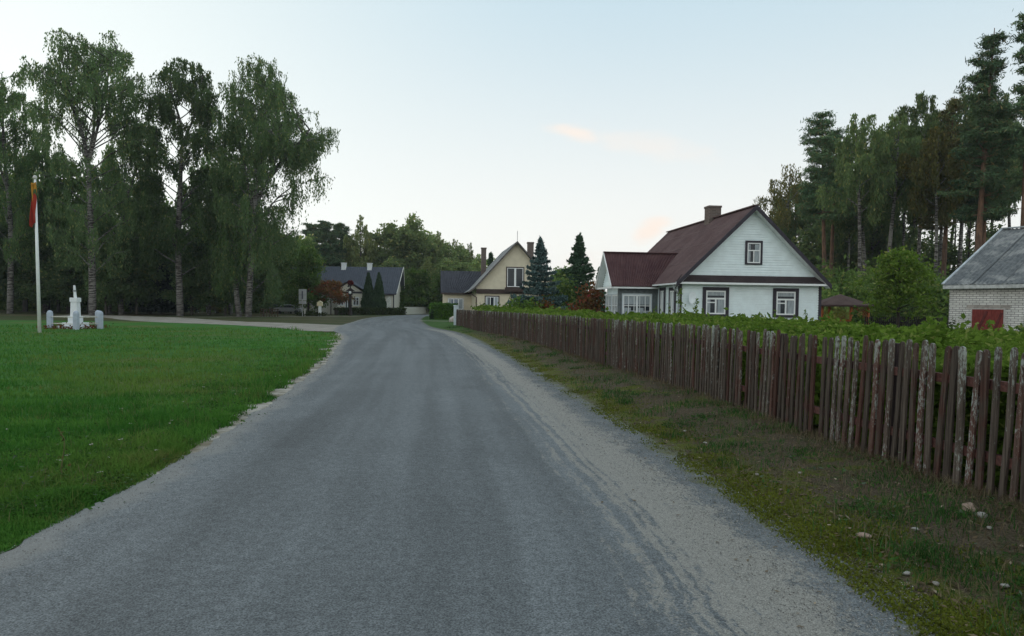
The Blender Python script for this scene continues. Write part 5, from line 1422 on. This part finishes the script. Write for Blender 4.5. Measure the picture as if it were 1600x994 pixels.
# --- spruces and shrubs between the houses
pb = P0(843, 52); plant('blue_spruce', spruce(51, hz(843, 371, 52), 2.75, .3, .34, .125, 2.0, .20, 1.10, .5), pb, dark_bark, blue_leaf, 'blue-grey spruce in front of the cream house, its top a thin spike')
ps_ = P0(904, 60); plant('spruce_tree', spruce(52, hz(903, 366, 60), 2.55, .3, .36, .13, 2.0, .0, .85, .5), ps_, dark_bark, spruce_leaf, 'dense green spruce between the cream house and the white house')
plant('shrub', shrub(53, 3.1, 1.25, 1.1, 3800, .11, 40, .2), P0(916, 41), dark_bark, red_leaf, 'reddening rounded bush next to the veranda of the white house', 'bush')
plant('shrub', shrub(54, 2.4, .9, .9, 2200, .12, 26, .2), P0(849, 47), dark_bark, rowan_leaf, 'small bush with pinkish brown leaves below the blue-grey spruce', 'bush')
plant('shrub', shrub(55, 4.2, 2.0, 1.6, 4200, .15, 36, .2), P0(876, 58), dark_bark, wood_leaf, 'dark green bush filling the gap between the two spruces', 'bush')
plant('shrub', shrub(56, 2.4, 1.3, 1.0, 2600, .11, 26, .2), P0(820, 46), dark_bark, lush_leaf, 'light green bushy shrub under the cream house windows', 'bush')
plant('shrub', shrub(57, 2.6, .35, .35, 500, .11, 14, .2), P0(753, 52), dark_bark, wood_leaf, 'slim dark shrub by the corner of the cream house', 'bush')
plant('young_tree', spruce(58, hz(936, 418, 95), 1.5, .5, .4, .2, .8), P0(936, 95), dark_bark, spruce_leaf, 'small far conifer peeping out beside the veranda roof')
plant('broadleaf_tree', broadleaf(59, hz(890, 425, 105), 4, 1, 18, 110, 50, .7, .3), P0(880, 105), dark_bark, wood_leaf, 'far rounded tree low on the skyline between the two spruces')
plant('young_tree', spruce(60, hz(766, 396, 110), 1.6, 2, .5, .25, .7), P0(766, 110), dark_bark, spruce_leaf, 'far conifer tip showing beside the tall chimney of the cream house')

# --- far wood across the middle
fb = [broadleaf(61, 19, 4.6, 2.5, 24, 190, 40, .8, .36), birch(62, 19, [(3, 3, 3), (8, 3.4, 3.4), (13, 3, 3), (17, 1.8, 1.8), (19, .6, .6)], [[(0, 0, -.2), (.2, 0, 8), (0, 0, 18.6)]], nl=36, strands=900, ls=.27, step=.24), broadleaf(63, 21, 3.8, 3.0, 22, 130, 40, .75, .36, top=.6)]
fp_ = [pine(64, 21, 8.5, 3.4, 26, .40, 26, .4, 1.3), pine(65, 20, 8.5, 3.6, 24, .40, 26, -.3, 1.4)]
far_leaf = leafmat('far_leaf', (.055, .080, .030), (.120, .160, .055), (.17, .16, .06), .42, .12, k=2.5)
far_birch = leafmat('far_birch_leaf', (.075, .095, .035), (.150, .180, .065), (.20, .18, .07), .42, .12, k=2.0)
mats_ = [far_leaf, far_birch, far_leaf]
grp = 'broadleaved trees of the far wood behind the blue-roofed house'; lab = 'one of the mixed green trees forming the far wood behind the blue-roofed house'
fs_ = [plant('broadleaf_tree', fb[i], P0(px, Yq), dark_bark, mats_[i], lab, 'tree', grp) for i, (px, Yq) in enumerate([(608, 148), (563, 146), (640, 150)])]
for i, (px, Yq, topy, w_) in enumerate([(480, 150, 362, 1), (590, 155, 358, 1), (626, 158, 352, 1.1), (662, 150, 352, 1.05), (684, 150, 362, 1), (700, 145, 372, .9), (718, 148, 376, .9), (733, 150, 380, .85), (745, 140, 392, .7), (652, 160, 348, 1), (575, 158, 362, 1), (548, 160, 364, 1), (676, 165, 358, 1), (710, 162, 374, 1), (455, 150, 366, 1), (612, 132, 398, .85), (668, 134, 402, .85), (694, 136, 398, .8), (726, 134, 404, .8), (522, 164, 368, 1.)]):
    k = i % 3; Hs = (19, 19, 21)[k]; sz_ = hz(px, topy, Yq)/Hs
    copy_plant(fs_[k], P0(px, Yq), lab, grp, (w_*max(sz_, .8), w_*max(sz_, .8), sz_), random.random()*6.28)
for i, (px, Yq, topy, lb) in enumerate([(506, 145, 345, 'tall far pine whose crown rises above the blue roof near its hidden end'), (534, 150, 349, 'far pine with flat layered crown above the first white chimney')]):
    r_ = plant('pine_tree', fp_[i], P0(px, Yq), pine_bark, pine_leaf, lb); r_.scale = (1, 1, hz(px, topy, Yq)/(21, 20)[i])
copy_plant(bpy.data.objects['pine_tree.001'], P0(486, 158), 'far pine mostly hidden behind the weeping birch', None, (1, 1, .93), 2.)
mid = [broadleaf(66, 7.6, 3.4, .6, 20, 120, 50, .6, .26)]
mr = plant('round_tree', mid[0], P0(655, 128), dark_bark, lush_leaf, 'rounded light green tree beside the far gable of the blue-roofed house')
copy_plant(mr, P0(632, 127), 'dark clump of a tree touching the far gable of the blue-roofed house', None, (.8, .8, .75), 2.)
copy_plant(mr, P0(676, 134), 'rounded tree standing behind the pale board fence at the bend', None, (.9, .9, .95), 4.)
copy_plant(mr, P0(700, 130), 'rounded tree behind the clipped hedge at the bend of the road', None, (.9, .9, .85), 5.)
mass('woods', -52, -4, 166, 182, lambda a, b: 11+3*vn(a, b, .16, 2.)+2*vn(a, b, .5, 3.), 16000, .6, wood_leaf)

# --- pines and birches, right
plant('pine_tree', pine(71, hz(1273, 174, 78), 11.0, 2.7, 20, .23, 30, -.9), P0(1289, 78), pine_bark, pine_leaf, 'pine with bare reddish trunk just beyond the gable of the white house')
plant('pine_tree', pine(72, hz(1293, 200, 82), 13.5, 2.0, 12, .25, 26, .3), P0(1296, 82), pine_bark, pine_leaf, 'thinner pine trunk standing close behind the first pine')
plant('pine_tree', pine(73, hz(1541, 44, 62), 9.5, 3.0, 22, .23, 30, .9), P0(1521, 62), pine_bark, pine_leaf, 'very tall pine with reddish trunk rising behind the shed roof')
plant('pine_tree', pine(74, hz(1592, 10, 60), 13.5, 2.1, 15, .23, 30, .1), P0(1594, 60), pine_bark, pine_leaf, 'tallest pine of all, cut by the edge of the picture above the shed')
plant('pine_tree', pine(75, hz(1488, 150, 72), 9.5, 2.8, 20, .25, 28, .6), P0(1470, 72), pine_bark, pine_rust, 'slim pine with thin brown trunk and rusty needles before the tall pines')
plant('pine_tree', pine(76, hz(1560, 120, 70), 10, 2.8, 20, .25, 28, .3), P0(1531, 70), pine_bark, pine_leaf, 'pine almost hidden behind the very tall reddish pine')
def rb(seed, px, Yq, topy, zb, lw, rw, label, leaf, lean=0., strands=900, r0=.2, bark=birch_bark, base_py=None):
    Hq = hz(px, topy, Yq)
    g_ = birch(seed, Hq, [(zb, lw*.9, rw*.9), (zb+(Hq-zb)*.35, lw*1.3, rw*1.3), (zb+(Hq-zb)*.7, lw*1.15, rw*1.15), (Hq-1.2, lw*.75, rw*.75), (Hq, .9, .9)], [[(0, 0, -.2), (lean*.3, 0, Hq*.35), (lean*.7, 0, Hq*.7), (lean, 0, Hq-.4)]], nl=38, strands=int(strands*1.7), r0=r0, ls=.16)
    return plant('birch_tree', g_, P0(px, Yq), bark, leaf, label)
rb(81, 1228, 96, 258, 6, 2.8, 3.0, 'pale weeping birch showing over the white house roof', birch_gold, 0., 700)
rb(82, 1343, 70, 180, 10.5, 2.3, 1.6, 'birch with a clean white trunk behind the gazebo', grove_leaf, -.9, 620, .20)
rb(83, 1384, 72, 182, 11.5, 2.6, 2.4, 'dark birch whose grey trunk leans behind the round young tree', grove_leaf, .9, 1000, .24)
rb(84, 1432, 74, 145, 13, 2.2, 2.4, 'tall birch rising to a pointed top in the middle of the grove', grove_leaf, .6, 1000, .2)
rb(85, 1456, 68, 205, 10.5, 2.2, 2.2, 'yellow-brown birch among the dark grove', birch_gold, .1, 800, .18)
rb(86, 1498, 78, 135, 14, 3.0, 2.6, 'birch with blue-grey trunk in the gap left of the shed roof', grove_leaf, .3, 1000, .24)
rb(87, 1322, 86, 196, 8, 2.4, 2.2, 'slender birch just behind the white-trunked one', grove_leaf, .2, 620, .16)
rb(88, 1408, 84, 172, 13.5, 2.6, 2.6, 'background birch filling the grove behind the pointed birch', grove_leaf, .2, 900, .18)
rb(89, 1360, 90, 200, 7, 3., 3., 'background birch behind the dark leaning birch', grove_leaf, 0., 900, .18)
rb(90, 1258, 92, 285, 6, 2.4, 2.4, 'low birch crown close behind the white gable', grove_leaf, 0., 600, .18)
rb(91, 1522, 84, 150, 13, 3., 3., 'birch crown behind the pines over the shed', grove_leaf, 0., 900, .2)
bsrc = {i: bpy.data.objects[n_] for i, n_ in enumerate([o_.name for o_ in bpy.data.objects if o_.name.startswith('birch_tree') and o_.get('label', '').startswith(('dark birch', 'background birch f', 'tall birch rising'))])}
grp = 'hazy birches at the back of the grove'; lab = 'one of the birches at the back of the grove behind the pines'
for i, (px, Yq, sc) in enumerate([(1306, 100, 1.0), (1340, 104, 1.02), (1372, 98, 1.08), (1398, 102, 1.12), (1424, 96, 1.10), (1452, 100, 1.15), (1478, 92, 1.12), (1508, 96, 1.2), (1545, 90, 1.2), (1575, 94, 1.25), (1240, 108, .9), (1466, 80, 1.0), (1350, 80, .88)]):
    copy_plant(bsrc[i % 3], P0(px, Yq), lab, grp, (1.15, 1.15, sc*.96), random.random()*6.28)
# bare dark stems in the lit gap
grp = 'thin bare trunks in the lit gap of the grove'; lab = 'one of the thin bare dark trunks against the bright gap in the grove'
for i, (px, Yq, lean) in enumerate([(1420, 88, .3), (1436, 92, -.2), (1447, 86, 1.6), (1459, 95, .2), (1488, 90, .1), (1507, 88, .4), (1371, 90, .2), (1309, 94, 0.)]):
    root = empty('bare_tree', P0(px, Yq), lab, 'tree', grp)
    m = M(); Hq = 15.
    m.tube([(0, 0, -.1), (lean*.4, 0, 5), (lean*.9, .1, 10), (lean, 0, Hq)], [.17, .14, .10, .03], 7)
    g = np.random.default_rng(200+i); P = []
    for k in range(14):
        z = g.uniform(4, 14); q = arr([np.interp(z, [0, 5, 10, 15], [0, lean*.4, lean*.9, lean]), 0, z]); a_ = g.random()*6.28; L = g.uniform(.8, 2.2)
        e_ = q+arr([math.cos(a_)*L, math.sin(a_)*L, L*.35]); m.tube([tuple(q), tuple((q+e_)/2+arr([0, 0, .12])), tuple(e_)], [.035, .02, .008], 4)
        P.append(e_+g.normal(size=(26, 3))*.42)
    m.build('trunk', dark_bark, root, smooth=True); leaves('crown', np.vstack(P), .20, 1., wood_leaf, root, rg=g)
# understorey, right
grp = 'dark bushes under the grove'; lab = 'one of the dark leafy bushes closing the ground under the grove'
for i, (px, Yq, hh, w_) in enumerate([(1282, 60, 4.6, 2.6), (1300, 66, 6.0, 3.0), (1330, 64, 5.0, 2.6), (1352, 70, 6.5, 3.0), (1376, 72, 6.2, 3.0), (1446, 62, 4.6, 2.6), (1470, 60, 4.9, 2.6), (1495, 64, 5.6, 2.8), (1520, 66, 5.2, 3.0), (1262, 72, 6.0, 3.0), (1425, 76, 5.6, 3.0), (1400, 80, 6, 3.)]):
    if i < 2: s0 = plant('bush', shrub(300+i, hh, w_, w_, 3400, .22, 34, .3), P0(px, Yq), dark_bark, wood_leaf, lab, 'bush', grp); sbase = s0 if i == 0 else sbase
    else: copy_plant(s0, P0(px, Yq), lab, grp, (w_/3., w_/3., hh/6.), random.random()*6.28)
mass('woods', 40, 110, 118, 130, lambda a, b: 6.5+1.6*vn(a, b, .2, 2.)+1.2*vn(a, b, .6, 3.), 11000, .5, wood_leaf)
grp = 'young trees under the grove'; lab = 'one of the young leafy trees filling the space under the grove'
gt = plant('young_tree', broadleaf(94, 11, 3.0, 1.2, 22, 150, 50, .6, .22, top=.6), P0(1318, 88), dark_bark, grove_leaf, lab, 'tree', grp)
for i, (px, Yq, sc) in enumerate([(1352, 92, 1.1), (1384, 90, 1.15), (1410, 86, .95), (1448, 96, .75), (1474, 88, .85), (1284, 90, 1.2), (1300, 100, 1.35), (1366, 104, 1.3), (1516, 92, .8), (1545, 84, .9)]):
    copy_plant(gt, P0(px, Yq), lab, grp, (sc, sc, sc*random.uniform(.9, 1.2)), i*1.7)
# young tree in the yard and plants by the shed
plant('young_tree', broadleaf(95, hz(1408, 384, 42), 1.95, 1.35, 26, 120, 52, .34, .105, .085, .1, .55), P0(1403, 42), dark_bark, thick_m, 'rounded young tree alone in the garden before the dark picket fence')
plant('shrub', shrub(96, 1.35, .8, .7, 1300, .10, 20, .1), P0(1492, 28.5), dark_bark, dim_leaf, 'brownish tangled shrub against the brick shed beside its red door', 'bush')
plant('shrub', shrub(97, .95, 1.1, .6, 1500, .10, 24, .1), P0(1556, 27), dark_bark, dim_leaf, 'dark shrub spreading below the red shed door', 'bush')
plant('shrub', shrub(98, 1.35, .7, .6, 1500, .10, 24, .1), P0(1597, 27), dark_bark, wood_leaf, 'taller dark shrub at the near end of the shed wall', 'bush')
plant('vine_bush', shrub(99, 2.0, .55, .5, 900, .12, 16, .3), P0(1338, 47.5), dark_bark, lush_leaf, 'climbing plant growing over one side of the gazebo', 'bush')

# ------------------------------------------------------------------ thin haze volume, added to lift the dark tones of distant trees
N = NT('lifting_haze')
v = N.n('ShaderNodeVolumePrincipled', {'Color': (.80, .87, .93), 'Density': HAZE, 'Anisotropy': .2})
o = N.n('ShaderNodeOutputMaterial'); N.t.links.new(v.outputs[0], o.inputs['Volume'])
hz_ = M().box(-3400, 3400, -3400, 3400, -1.2, 45).build('haze', N.mat)
tag(hz_, kind='stuff')
